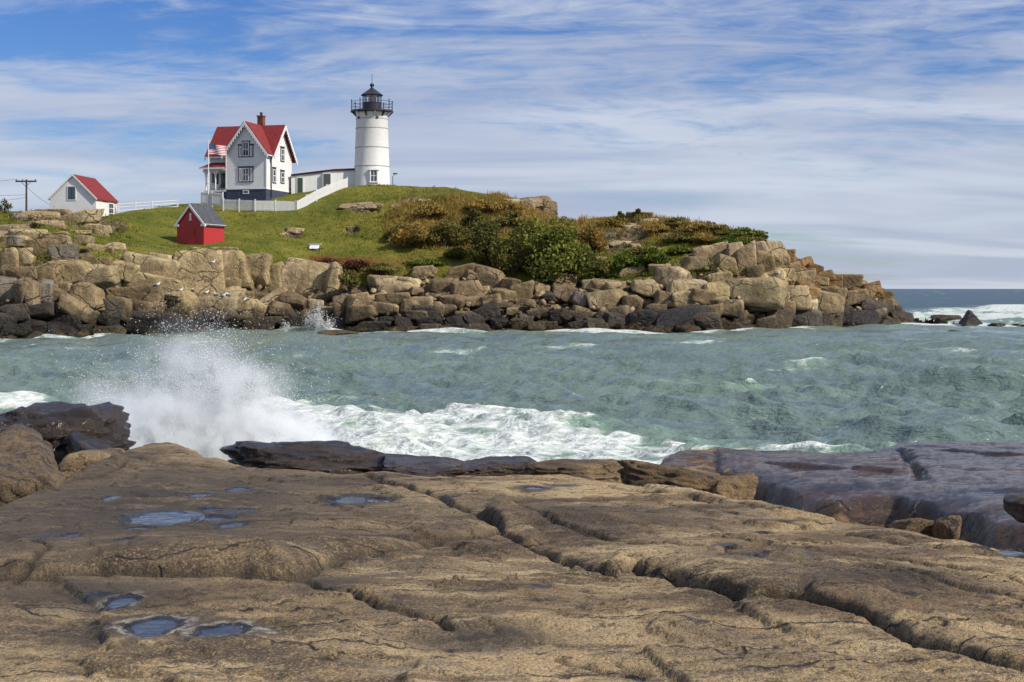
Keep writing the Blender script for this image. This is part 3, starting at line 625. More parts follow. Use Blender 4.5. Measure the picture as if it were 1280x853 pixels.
# ------------------------------------------------------------------ boulders: rounded convex blocks
_ico = {}
def ico(sub):
    if sub not in _ico:
        bm = bmesh.new(); bmesh.ops.create_icosphere(bm, subdivisions=sub, radius=1.0); bm.verts.index_update()
        _ico[sub] = (np.array([v.co[:] for v in bm.verts]), np.array([[v.index for v in f.verts] for f in bm.faces])); bm.free()
    return _ico[sub]
def rock_mesh(name, seed, sub=4, p=16, jitter=0.28, extra=7, amp=0.05, fr=1.3, ledges=0.0, attrs=None, peak=False):
    r = np.random.RandomState(seed); D, F = ico(sub)
    n = np.concatenate([np.eye(3), -np.eye(3)])+r.normal(size=(6, 3))*jitter
    e = r.normal(size=(extra, 3)); n = np.concatenate([n, e]); n /= np.linalg.norm(n, axis=1)[:, None]
    d = np.concatenate([0.75+0.3*r.rand(6), 0.80+0.32*r.rand(extra)])
    if peak: n = np.array([(-0.75, 0.1, 0.62), (0.55, -0.15, 0.80), (0.1, -0.85, 0.45), (0, 0.85, 0.45), (0, 0, -1), (0.95, 0, 0.2)]); n /= np.linalg.norm(n, axis=1)[:, None]; d = np.array([0.5, 0.5, 0.55, 0.6, 0.5, 0.9])
    t = np.clip(D@n.T/d, 0, None); rad = (t**p).sum(1)**(-1.0/p)
    V = D*rad[:, None]; o = r.rand(3)*50
    V = V+D*(fbm(V*fr+o, 5, 0.55)*amp*2+fbm(V*fr*0.6+o+9, 2)*amp*1.2)[:, None]
    if ledges:
        z = V[:, 2]*4.0+fbm(V*1.2+o, 3)*1.8; st = np.floor(z)+sstep(z-np.floor(z), 0.3, 0.7)-z
        V[:, :2] *= (1+ledges*st)[:, None]; V[:, 2] += ledges*0.3*st
    V -= (V.max(0)+V.min(0))/2; V /= (V.max(0)-V.min(0))/2
    return raw_mesh(name, V, F, 3, True, attrs and {k: np.full(len(V), v) for k, v in attrs.items()})
def fg_rock(px0, px1, py0, py1, Y, seed, label, depth=None, wet=0.9, tint=(0.9, 0.85, 0.82), sub=5, tilt=0.0, sink=0.35, rz=0.0, ledges=0.08, p=9, amp=0.07, name='rock', fr=2.4):
    """a rock whose silhouette fills the given box of the photograph at distance Y; its lower part is bedded in the ledge below"""
    a = P(px0, py0, Y); b = P(px1, py1, Y); w = (b.x-a.x); h = (a.z-b.z)*(1+sink)
    me = rock_mesh(name, seed, sub, p, 0.22, 6, amp, fr, ledges, {'wet': wet, 'ring': 0, 'stain': 0.4, 'crackc': 0})
    o = mobj(name, me, M_SLAB); o.scale = (w/2, (depth or w*0.7)/2, h/2); o.location = ((a.x+b.x)/2, Y+(depth or w*0.7)*0.25, a.z-h/2)
    o.rotation_euler = (0, tilt, rz); o.color = tint+(1,)
    return tag(o, label, 'rock')
fg_rock(-90, 152, 512, 608, 18.5, 21, 'large black wet rock at the left edge beside the splash', 2.6, 1.0, (0.8, 0.76, 0.74), 6, 0.03, 0.5, 0.1, 0.16, 10, 0.14)
fg_rock(70, 166, 556, 604, 17.6, 22, 'low wet rock shoulder sloping down from the big black rock', 1.4, 0.95, (0.8, 0.75, 0.7), 5, 0.30, 0.5, 0.4, 0.10, 12, 0.12)
fg_rock(-70, 62, 548, 652, 13.2, 23, 'smooth grey brown boulder at the far left edge of the ledge', 1.5, 0.45, (0.6, 0.57, 0.55), 5, 0.35, 0.5, 0.2, 0.10, 8, 0.08)
fg_rock(62, 160, 562, 612, 15.4, 24, 'tan rounded rock left of the ledge crest', 1.3, 0.1, (0.95, 0.92, 0.9), 5, -0.12, 0.6, 0.0, 0.04, 6, 0.06)
fg_rock(258, 492, 556, 602, 18.2, 25, 'long dark wet rock shelf in front of the white surf', 2.2, 1.0, (0.8, 0.76, 0.74), 6, 0.07, 0.5, 0.05, 0.06, 9, 0.13)
fg_rock(470, 600, 578, 606, 17.6, 26, 'low wet flat rock right of the long dark shelf', 1.6, 0.95, (0.9, 0.85, 0.82), 5, 0.0, 0.5, 0.0, 0.14, 8, 0.09)
fg_rock(570, 680, 576, 606, 18.2, 27, 'thin wet brown rock at the middle of the surf line', 1.6, 0.9, (0.9, 0.85, 0.8), 5, 0.0, 0.5, 0.1, 0.12, 8, 0.08)
fg_rock(645, 800, 579, 610, 15.6, 28, 'rough brown ledge block left of the tan slab', 1.1, 0.35, (0.75, 0.68, 0.60), 5, 0.03, 0.5, 0.0, 0.16, 12, 0.14)
fg_rock(770, 932, 583, 628, 14.9, 29, 'long tan slab lying at the ledge rim before the wet rock', 1.0, 0.0, (0.9, 0.84, 0.76), 5, 0.10, 0.4, 0.0, 0.14, 14, 0.11)
fg_rock(892, 942, 587, 628, 14.6, 30, 'small blocky tan stone against the wet rounded ledge', 0.45, 0.0, (0.8, 0.72, 0.62), 5, 0.25, 0.4, 0.2, 0.0, 14, 0.05)
fg_rock(1108, 1184, 646, 672, 10.9, 32, 'low tan wedge of rock at the ledge rim on the right', 0.4, 0.1, (0.72, 0.66, 0.60), 5, 0.02, 0.5, 0.1, 0.08, 12, 0.06)
fg_rock(1174, 1206, 645, 672, 10.7, 33, 'small reddish broken stone at the ledge rim on the right', 0.25, 0.0, (0.62, 0.48, 0.42), 4, 0.1, 0.5, 0.4, 0.0, 16, 0.05)
fg_rock(1266, 1340, 620, 640, 12.2, 34, 'dark blocky stone at the right edge above the wet ledge', 0.6, 0.5, (0.45, 0.38, 0.34), 5, -0.05, 0.6, 0.1, 0.0, 10, 0.06)

# ------------------------------------------------------------------ boulders and blocks of the island's shore (parts of the island)
ROCKS = [rock_mesh('boulder', 100+i, 4, [40, 60, 28, 50][i % 4], 0.17, 3+i % 4, 0.022+0.010*(i % 3), 2.0, [0, 0.05, 0.02][i % 3]) for i in range(22)]
ROUND = [rock_mesh('boulder', 200+i, 4, 7, 0.3, 8, 0.05, 1.2) for i in range(6)]
SMALL = [rock_mesh('boulder', 300+i, 3, 20, 0.3, 7, 0.05, 1.4) for i in range(10)]
for me in ROCKS+ROUND+SMALL: me.materials.append(M_ROCK)
TAN = (0.47, 0.365, 0.205); PALE = (0.58, 0.46, 0.275); BRN = (0.32, 0.240, 0.135); GRY = (0.27, 0.230, 0.175); DRK = (0.105, 0.086, 0.068); ORG = (0.40, 0.250, 0.110); BLK = (0.050, 0.046, 0.046)
rb = random.Random(5)
NB = [0]; BOX = []
def boulder(px, py, w, h, tone, tilt=0, kind=None, deep=0.85, push=0.06):
    p, n = hit(px, py)
    if p is None: return None
    Yd = p.y; s = Yd/FPX; W_, H_ = w*s, h*s; D_ = deep*0.5*(W_+H_)*rb.uniform(0.85, 1.2)
    me = rb.choice(kind or ROCKS)
    o = bpy.data.objects.new('boulder', me); link(o, island)
    f_ = 0.66 if px < 440 and w > 24 else 0.58
    o.scale = (W_*f_, D_*0.5, H_*f_); o.location = (p.x, p.y+D_*push, p.z)
    o.rotation_euler = (rb.uniform(-0.12, 0.12), math.radians(tilt)+rb.uniform(-0.06, 0.06), rb.uniform(-0.22, 0.22)+rb.choice([0, math.pi]))
    v = rb.uniform(0.86, 1.14); o.color = (tone[0]*v, tone[1]*v*rb.uniform(0.97, 1.03), tone[2]*v*rb.uniform(0.92, 1.06), 1)
    NB[0] += 1; BOX.append((px, py, w, h)); return o
def batch(x0, y0, sc, items):
    for it in items:
        u, v, w, h = it[:4]; tone = it[4] if len(it) > 4 else TAN; tilt = it[5] if len(it) > 5 else 0
        boulder(x0+u/sc, y0+v/sc, w/sc, h/sc, tone, tilt, it[6] if len(it) > 6 else None)
# far left of the frame; the dark foot carries painted shade besides wet rock
batch(0, 190, 3.553, [(130,378,135,55,TAN),(240,395,115,60,TAN),(45,355,120,45,TAN),(20,470,60,70,BRN),(190,437,112,78,BRN,0,ROUND),(270,470,115,90,GRY),(45,492,84,110,TAN,-8),(112,488,74,90,TAN,15),(100,542,115,50,BRN),
  (115,450,54,42,PALE,0,ROUND),(65,398,70,45,GRY),(362,408,85,62,TAN),(420,436,78,58,TAN,20),(515,428,84,44,PALE),(200,540,100,85,BRN),(310,532,178,98,TAN,-12),(455,542,115,62,TAN,22),(415,582,170,86,TAN,12),(450,497,84,52,BRN),
  (380,470,70,40,BRN),(100,632,58,125,BRN,4),(142,632,48,135,BRN,3),(200,622,64,105,GRY,8),(250,628,64,62,BRN),(290,607,50,46,PALE),(380,642,125,92,BRN),(345,702,145,78,BRN,24),(250,690,75,52,GRY),
  (30,612,90,95,GRY),(60,716,120,62,DRK,5),(150,720,145,62,DRK,10),(290,742,155,62,DRK,6),(180,778,190,60,DRK,6),(310,790,140,62,DRK),(50,800,140,58,DRK),(130,815,120,44,BRN),(230,815,110,44,BRN),(10,760,90,80,DRK),
  (550,530,100,70,TAN,-20),(650,520,205,110,TAN,-4),(640,590,300,80,TAN,8),(560,655,250,105,BRN,4),(690,610,170,60,TAN,10),(600,705,200,60,BRN),(730,655,150,70,TAN,8),(765,695,180,105,TAN),(710,482,95,54,PALE),
  (868,545,205,165,TAN),(980,515,80,140,TAN,-12),(1025,600,85,72,BRN),(1045,520,70,120,TAN,-14),(940,680,240,95,TAN,10),(950,745,190,72,BRN),(560,752,220,72,DRK),(460,720,120,110,DRK),(700,752,190,60,DRK),(455,800,150,52,BRN),
  (840,460,130,40,PALE),(920,450,120,34,PALE,10),(1000,440,100,30,TAN),(400,520,60,40,GRY),(350,455,90,44,BRN),(480,445,50,36,TAN),(560,470,60,40,BRN),(610,470,60,30,TAN)])
# the big rounded buttress in the middle
batch(200, 280, 3.556, [(330,205,95,170,TAN,18),(420,225,110,140,TAN),(300,272,82,72,BRN),(510,245,78,135,TAN),(572,252,78,128,TAN),(690,250,195,165,PALE),(772,255,72,150,TAN,-8),
  (375,320,80,50,BRN),(230,352,235,92,TAN,12),(60,362,155,115,TAN),(395,392,112,92,TAN),(500,335,125,62,TAN,24),(592,342,95,62,BRN,15),(560,392,125,82,BRN),(612,442,95,62,DRK),(500,432,125,62,BRN),(690,362,74,52,PALE),
  (742,392,84,42,BRN),(808,372,72,105,BRN,8),(872,362,120,95,TAN,10),(882,412,145,92,BRN),(1040,272,228,95,PALE),(1042,345,145,78,BRN),(965,342,90,62,TAN,8),(996,382,115,64,TAN,10),(1162,372,112,92,TAN),(1140,408,125,44,BRN),
  (935,457,160,55,DRK,4),(1000,432,85,34,DRK),(1082,446,85,52,DRK,12),(1200,440,105,54,DRK),(800,452,95,54,DRK),(1232,382,64,64,BRN),(690,425,90,60,BRN),(430,462,120,40,DRK),(300,420,130,60,BRN),(170,420,150,60,DRK),(60,450,150,50,DRK)])
# rubble shore under the bushes
batch(380, 220, 3.2, [(615,392,125,74,BRN),(740,410,135,105,BRN),(650,452,120,60,BRN),(560,440,100,60,BRN),(590,505,110,50,BRN),(690,505,130,50,BRN),(680,580,75,54,GRY,-20),(720,547,115,64,DRK,20),(640,572,84,52,BRN),(560,540,90,50,BRN),
  (872,462,92,82,BRN),(950,466,84,84,TAN),(1045,476,104,82,BRN),(1120,486,42,62,PALE),(1140,436,54,44,PALE,15),(1200,490,115,74,BRN),(1225,440,130,52,BRN),(1015,556,64,54,DRK),(905,512,44,32,TAN,0,ROUND),(832,542,44,32,TAN),
  (862,592,64,42,BRN),(980,602,74,42,BRN),(1180,606,95,44,BRN),(1100,602,74,42,DRK),(1242,580,74,64,GRY,-10),(930,552,74,42,BRN),(1062,560,64,42,BRN),(790,520,80,40,BRN),(800,480,90,60,BRN),(700,610,90,34,BRN),(780,590,70,44,DRK),(610,610,90,34,DRK),(930,600,60,34,TAN),(1130,560,70,40,TAN)])
# block-strewn shore and cliffs of the point
batch(720, 250, 2.286, [(95,285,115,52,TAN),(200,255,74,48,TAN),(272,222,95,56,PALE),(310,287,72,54,TAN),(258,292,62,60,BRN),(362,277,74,42,TAN,15),(402,266,74,58,TAN),(332,250,105,42,PALE),(410,228,64,44,TAN),(432,312,84,48,BRN),
  (508,266,170,76,TAN),(622,282,84,64,TAN),(712,312,95,116,BRN),(650,337,105,64,GRY),(580,330,84,74,TAN),(300,345,175,74,BLK),(190,347,84,68,BLK),(130,337,64,64,BRN),(60,362,64,42,BRN),(20,330,60,50,BRN),(460,362,64,32,BRN),(540,352,54,42,TAN),
  (432,186,66,54,BRN),(488,178,52,105,TAN,4),(455,160,50,70,TAN),(540,192,54,84,BRN),(572,152,64,62,TAN),(380,165,90,80,TAN),(335,190,84,52,BRN),(525,150,60,60,PALE,6),(560,215,70,40,BRN),(602,172,44,52,ORG),(622,196,44,40,BRN),(650,186,54,40,ORG,12),(684,202,48,34,ORG,16),(668,214,40,30,BRN),(714,220,48,30,ORG,16),(740,238,50,30,ORG,18),(700,232,44,28,TAN),
  (640,225,70,46,TAN),(590,215,64,34,PALE),(772,243,74,52,BRN),(808,250,56,44,ORG,12),(842,262,54,48,ORG,12),(822,280,60,40,BRN,8),(870,282,54,50,ORG,22),(892,300,40,40,BRN,26),(925,300,54,40,BRN,16),(905,320,54,36,DRK,10),(782,287,95,52,BRN,8),(850,310,84,50,DRK,10),(812,340,120,52,DRK,4,ROUND),(890,357,64,32,BRN),(932,342,64,42,BRN,12),(962,322,64,42,DRK),(700,265,90,40,BRN,8),(740,280,60,50,BRN),
  (1002,330,84,24,DRK,4),(1052,336,64,20,BRN),(660,250,60,34,ORG),(760,330,60,60,DRK),(160,300,60,50,BRN),(230,320,60,40,BRN),(380,320,70,40,BRN),(370,350,90,50,BRN),(20,285,50,40,GRY),(240,200,60,34,TAN),(160,205,70,34,TAN),(300,200,50,34,BRN),(520,300,80,40,BRN)])
# outcrops that break through the turf
for it in [(48,272,44,17,TAN,-8),(66,268,34,12,TAN,6),(30,273,26,12,GRY),(88,277,60,14,TAN,12),(60,281,34,9,TAN),(106,283,34,10,PALE,14),(120,287,30,9,TAN),(98,292,26,8,PALE),(126,293,22,7,TAN,20),(12,288,44,12,TAN),(20,298,60,14,TAN,-4),(118,272,26,9,TAN),
           (448,259,46,11,PALE,-4),(470,259,18,11,TAN),(500,258,22,5,BRN),(366,291,24,11,PALE,-8),(355,294,12,6,TAN),(512,251,14,5,PALE),(530,251,16,5,TAN),(440,285,12,5,TAN),
           (790,288,26,12,PALE),(770,290,20,9,GRY),(812,278,28,12,TAN,10),(796,283,20,9,PALE),(775,305,26,8,PALE),(795,309,16,7,TAN),(752,310,18,8,PALE),(760,296,16,8,GRY),(830,296,18,8,TAN),(842,302,18,7,BRN),(822,313,14,8,TAN),(752,325,14,8,TAN),(800,270,30,9,TAN)]:
    boulder(it[0], it[1], it[2], it[3], it[4], it[5] if len(it) > 5 else 0, it[6] if len(it) > 6 else None, 1.0, 0.30)
def crag(px, py, w, h, Y, tone, kind, tilt=0):
    s = Y/FPX; c = P(px, py, Y); o = bpy.data.objects.new('boulder', rb.choice(kind)); link(o, island); o.scale = (w*s*0.54, w*s*0.42, h*s*0.54); o.location = c
    o.rotation_euler = (0, math.radians(tilt), rb.uniform(-0.3, 0.3)); o.color = tone+(1,); NB[0] += 1
for cr in [(666,264,58,40,171.0,BRN,ROUND,4),(688,271,20,40,169.5,BRN,ROCKS,0),(652,259,34,18,169.0,TAN,ROCKS,-6),(640,253,22,9,168.5,PALE,ROCKS,0),(676,280,30,26,168.0,TAN,ROCKS,5)]: crag(*cr)
# smaller blocks packed between them, the rest as rubble
def cliff_rows(px):
    t = np.interp(px, [r[0] for r in ISL], [r[3][0] for r in ISL]); b = np.interp(px, [r[0] for r in ISL], [r[1] for r in ISL]); return t, b
def tone_at(px, py):
    if px > 985 and py < 380: return ORG
    if py > 398: return rb.choice([DRK, BRN, DRK, BRN])
    if px < 110 and py > 355: return rb.choice([DRK, GRY, BRN])  # dark foot at the far left, shade partly put into the tones
    if 520 < px < 760: return rb.choice([BRN, BRN, TAN, DRK])
    return rb.choice([TAN, TAN, BRN, PALE])
while NB[0] < 296:
    px = rb.uniform(4, 1118); t, b = cliff_rows(px)
    if px < 440 and rb.random() < 0.8: continue
    py = rb.uniform(t-2, b-3); w = rb.uniform(14, 30); h = w*rb.uniform(0.55, 0.95)
    boulder(px, py, w, h, tone_at(px, py), rb.uniform(-20, 20))
# ------------------------------------------------------------------ loose rubble: uncountable, one part
def rubble(n=700):
    tris = []; Vs = []; Fs = []; cl = []; base = 0; rr = np.random.RandomState(9)
    src = []
    for me in SMALL[:6]:
        v = np.empty(len(me.vertices)*3, np.float32); me.vertices.foreach_get('co', v); f = np.empty(len(me.loops), np.int32); me.loops.foreach_get('vertex_index', f)
        src.append((v.reshape(-1, 3), f.reshape(-1, 3)))
    lows = []
    D, F = ico(2)
    for s in range(8):
        r = np.random.RandomState(s); nn = r.normal(size=(12, 3)); nn /= np.linalg.norm(nn, axis=1)[:, None]; d = 0.7+0.35*r.rand(12)
        t = np.clip(D@nn.T/d, 0, None); lows.append(D*((t**20).sum(1)**(-1/20.))[:, None])
    k = 0
    while k < n:
        px = rr.uniform(-180, 1135); t, b = cliff_rows(px); py = rr.uniform(t-8, b+1)
        if 560 < px < 800 and rr.rand() < 0.5: py = rr.uniform(375, b)
        if px < 440 and rr.rand() < 0.75: k += 1; continue
        p, nrm = hit(px, py)
        if p is None: k += 1; continue
        s = rr.uniform(0.12, 0.40)*(1.4 if px > 1000 else 1.0)
        M = np.array(Euler(rr.uniform(-1, 1, 3)*np.array([0.6, 0.6, 3.1])).to_matrix())
        v = lows[rr.randint(8)]*np.array([1, 0.9, 0.65])*s; Vs.append(v@M.T+np.array(p)+np.array([0, 0.35, -0.12])); Fs.append(F+base); base += len(v); k += 1
    o = mobj('rubble', raw_mesh('rubble', np.concatenate(Vs), np.concatenate(Fs), 3, False), M_ROCK, island); o.color = TAN+(1,); o['kind'] = 'stuff'
rubble()
# rocks standing alone in the water
def sea_rock(px, py, w, h, label, tone, seed, tilt=0, p=14, peak=False):
    Yd = EYE*FPX/(py-HOR); s = Yd/FPX; me = rock_mesh('rock', seed, 4, p, 0.3, 6, 0.06, 1.4, peak=peak); o = mobj('rock', me, M_ROCK)
    o.scale = (w*s*0.52, w*s*0.42, h*s*0.80); o.location = ((px-640)*s, Yd+w*s*0.3, h*s*0.25); o.rotation_euler = (0, math.radians(tilt), 0.3); o.color = tone+(1,)
    return tag(o, label, 'rock')
sea_rock(421, 419, 50, 6, 'low flat brown rock awash in the surf below the cliff', BRN, 401)
sea_rock(1216, 408.5, 38, 20, 'pointed dark rock standing off the tip of the point', DRK, 402, 0, 30, True)
sea_rock(1248, 409, 20, 5, 'small black rock just right of the pointed rock', BLK, 403)
sea_rock(1196, 417, 20, 4, 'tiny black rock awash in front of the pointed rock', BLK, 404)
sea_rock(1107, 411, 30, 11, 'triangular weedy rock at the foot of the point', BRN, 405, 0, 22, True)
sea_rock(1152, 408, 20, 4, 'low black rock in the foam off the point', BLK, 406)
sea_rock(597, 416, 40, 7, 'rounded rock swept by white water below the bushes', DRK, 407)
sea_rock(1185, 402, 36, 8, 'low brown reef rock joining the point to the pointed rock', BRN, 408)

# ------------------------------------------------------------------ vegetation
def leaf_material(name, c0, c1, c2, trans=0.35):
    m, nt = new_mat(name); r = attr(nt, 'rnd')
    c = ramp(nt, r, [(0.0, c0), (0.55, c1), (1.0, c2)])
    d = nd(nt, 'ShaderNodeBsdfPrincipled', {'Base Color': c, 'Roughness': 0.7, 'Specular IOR Level': 0.2}); t = nd(nt, 'ShaderNodeBsdfTranslucent', {0: c})
    nd(nt, 'ShaderNodeOutputMaterial', {0: nd(nt, 'ShaderNodeMixShader', {0: trans, 1: d.outputs[0], 2: t.outputs[0]}).outputs[0]})
    return m
ML_GREEN = leaf_material('shrub_green', (0.06, 0.075, 0.014), (0.150, 0.168, 0.028), (0.28, 0.27, 0.06))
ML_DARK = leaf_material('shrub_dark', (0.045, 0.052, 0.014), (0.105, 0.108, 0.024), (0.21, 0.17, 0.045))
ML_OLIVE = leaf_material('shrub_olive', (0.075, 0.075, 0.020), (0.165, 0.150, 0.036), (0.27, 0.22, 0.065))
ML_OCHRE = leaf_material('meadow_ochre', (0.14, 0.125, 0.028), (0.30, 0.205, 0.050), (0.42, 0.255, 0.070))
ML_LIME = leaf_material('bramble_lime', (0.045, 0.070, 0.010), (0.105, 0.145, 0.016), (0.19, 0.205, 0.03))
ML_RED = leaf_material('burnet_red', (0.040, 0.018, 0.010), (0.095, 0.028, 0.016), (0.15, 0.085, 0.028))
ML_TURF = leaf_material('turf_blades', (0.075, 0.095, 0.012), (0.16, 0.165, 0.022), (0.27, 0.225, 0.05))
M_BARK = flat('bark', (0.07, 0.055, 0.04), 0.9, bscale=8, bdist=0.02)
def leaf_cards(P0, size, rr, elong=1.5):
    n = len(P0); a = rr.normal(size=(n, 3)); a /= np.linalg.norm(a, axis=1)[:, None]; b = np.cross(a, rr.normal(size=(n, 3))); b /= np.linalg.norm(b, axis=1)[:, None]
    s = (size*rr.uniform(0.6, 1.3, n))[:, None]; a = a*s*elong*0.5; b = b*s*0.5
    V = np.stack([P0-a, P0+b*0.9, P0+a, P0-b*0.9], 1).reshape(-1, 3); return V, np.arange(n*4).reshape(-1, 4)
def shrub(px, py, w, h, mat, label, n=3500, leaf=0.22, seed=0, lobes=9, cat='shrub', group=None, name='shrub', deep=0.8, ragged=0.35):
    """(px, py) is where it stands in the photograph; w, h its size there"""
    p, _ = hit(px, py); rr = np.random.RandomState(1000+seed)
    if p is None: return
    s = p.y/FPX; W_, H_ = w*s, h*s; D_ = W_*deep
    root = empty(name, (p.x, p.y, p.z)); tag(root, label, cat, group)
    # lobes of foliage on stems that leave the root
    C = []; R = []
    for k in range(lobes):
        ang = 2*math.pi*k/lobes*2.4+rr.rand(); q = math.sqrt((k+0.5)/lobes)
        z = H_*(0.16+0.56*rr.rand()*(1-0.6*q*q)+0.10*(1-q)); C.append((math.cos(ang)*q*W_*0.36, math.sin(ang)*q*D_*0.36, z)); R.append(np.array([W_*0.22, D_*0.22, H_*0.24])*rr.uniform(0.7, 1.2))
    C.append((0, 0, H_*0.70)); R.append(np.array([W_*0.22, D_*0.22, H_*0.28]))
    Q = []; rn = []
    per = n//len(C)
    for c, r_ in zip(C, R):
        d = rr.normal(size=(per, 3)); d /= np.linalg.norm(d, axis=1)[:, None]; rad = rr.rand(per)**0.42*(1+ragged*fbm(d*1.7+c[0]*3, 3))
        Q.append(np.array(c)+d*r_*rad[:, None]); rn.append(np.clip(0.5+0.22*rr.normal(size=per)+0.18*rr.normal(), 0, 1))
    Q = np.concatenate(Q); rn = np.concatenate(rn); Q[:, 2] = np.abs(Q[:, 2])
    V, F = leaf_cards(Q, leaf, rr); mobj('crown', raw_mesh('crown', V, F, 4, False, None, {'rnd': rn}), mat, root)
    mb = MB()
    for c in C: mb.tube([(0, 0, -0.3), (c[0]*0.35, c[1]*0.35, c[2]*0.5), c], 0.07, 5, 0.02)
    mb.build('trunk', M_BARK, root)
    return root
shrub(700, 352, 112, 84, ML_GREEN, 'broad leafy green shrub at the cliff edge, brightest of the large bushes', 7500, 0.26, 1, 14)
shrub(668, 326, 74, 60, ML_GREEN, 'upper green bush rising behind the broad leafy shrub', 4200, 0.24, 2, 9)
shrub(612, 336, 70, 66, ML_DARK, 'tall dark bush with brownish foliage at the end of the lawn', 5200, 0.22, 3, 11)
shrub(592, 296, 34, 36, ML_DARK, 'upright dark green bush amid the ochre meadow', 2400, 0.22, 4, 7)
shrub(642, 342, 60, 54, ML_OLIVE, 'olive brown bush between the dark bush and the green shrub', 3000, 0.2, 5, 8)
shrub(572, 324, 44, 16, ML_DARK, 'low dark shrub spreading along the edge of the lawn', 1600, 0.2, 6, 7)
shrub(520, 310, 68, 34, ML_OCHRE, 'tall clump of rusty dry brush beside the mown lawn', 4200, 0.2, 7, 10)
shrub(556, 308, 52, 36, ML_OLIVE, 'grey brown twiggy brush right of the rusty clump', 3000, 0.18, 8, 9)
shrub(740, 318, 44, 44, ML_OCHRE, 'ochre brush clump at the saddle of the island', 2400, 0.2, 9, 8)
shrub(705, 296, 54, 26, ML_OCHRE, 'rusty low brush under the rounded outcrop', 2400, 0.2, 10, 8)
shrub(782, 338, 54, 26, ML_LIME, 'lime green bramble patch on the rocky slope, left part', 2600, 0.22, 11, 8)
shrub(815, 334, 48, 26, ML_LIME, 'lime green bramble patch on the rocky slope, right part', 2400, 0.22, 12, 8)
shrub(752, 345, 36, 22, ML_OLIVE, 'small olive bush above the rubble shore', 1300, 0.2, 13, 6)
shrub(410, 338, 44, 16, ML_RED, 'dark red groundcover clump below the lawn, left one', 1700, 0.18, 14, 8, 'plant', None, 'groundcover_plant')
shrub(446, 338, 38, 14, ML_RED, 'dark red groundcover clump below the lawn, right one', 1400, 0.18, 15, 7, 'plant', None, 'groundcover_plant')
shrub(690, 354, 44, 18, ML_RED, 'wine red low shrub under the broad green bush', 1400, 0.18, 16, 7)
shrub(436, 362, 34, 26, ML_OLIVE, 'olive scrub in the cleft right of the big buttress', 1500, 0.18, 17, 6)
shrub(475, 342, 60, 14, ML_OLIVE, 'low yellowish scrub along the bank under the lawn', 1700, 0.18, 18, 8)
shrub(930, 296, 60, 12, ML_LIME, 'yellow green scrub on the brow of the point', 1800, 0.2, 19, 8)
shrub(880, 290, 70, 14, ML_OCHRE, 'rusty scrub along the brow of the point', 1800, 0.2, 20, 8)
shrub(845, 285, 50, 14, ML_OLIVE, 'brownish heathy scrub near the top of the knoll', 1200, 0.18, 21, 7)
shrub(797, 271, 13, 10, ML_DARK, 'tiny dark wind clipped bush on the skyline of the knoll', 500, 0.2, 22, 5)
shrub(775, 274, 12, 10, ML_OLIVE, 'tiny tufted bush left of the wind clipped one on the skyline', 320, 0.2, 23, 4)
shrub(948, 299, 24, 8, ML_DARK, 'dark low bush at the right end of the brow', 500, 0.2, 24, 4)
shrub(5, 267, 20, 20, ML_DARK, 'small sparse bush on the skyline at the left edge', 260, 0.16, 25, 5)
for k, (bx, by, bw, bh, bm, bl) in enumerate([(500,300,44,30,ML_OLIVE,'olive grass clump at the left end of the rusty brush'),(540,272,56,26,ML_OCHRE,'golden brush high on the slope above the rusty clump'),(600,266,60,24,ML_OCHRE,'golden brush near the crest left of the outcrop'),(640,284,56,30,ML_OLIVE,'olive brush between the crest and the dark bushes'),
   (655,305,46,34,ML_GREEN,'yellow green bush tucked behind the upper green bush'),(578,306,46,34,ML_OLIVE,'pale twiggy brush left of the dark bush'),(632,262,44,14,ML_OCHRE,'low rusty brush on the crest of the hill'),(725,330,40,34,ML_GREEN,'green bush at the right flank of the broad shrub'),(760,284,50,16,ML_OCHRE,'rusty scrub left of the stony patch on the knoll'),
   (530,332,60,12,ML_LIME,'bright grassy tuft along the edge of the bank'),(800,318,50,14,ML_OLIVE,'olive scrub among stones above the bramble'),(850,318,44,18,ML_LIME,'lime scrub at the right end of the bramble slope'),(905,295,50,12,ML_OLIVE,'olive scrub in the middle of the brow'),(850,303,54,18,ML_OLIVE,'olive scrub spilling over the edge of the knoll'),(880,304,56,18,ML_OCHRE,'golden scrub hanging over the tan cliff of the point'),(910,305,50,16,ML_LIME,'yellow green scrub at the lip of the cliff'),(936,304,44,14,ML_OLIVE,'brown green scrub at the last rise of the brow'),(825,292,50,16,ML_OCHRE,'golden tufts just below the top of the knoll')]):
    shrub(bx, by, bw, bh*0.72, bm, bl, int(bw*bh*1.3)+400, 0.2, 40+k, 9)
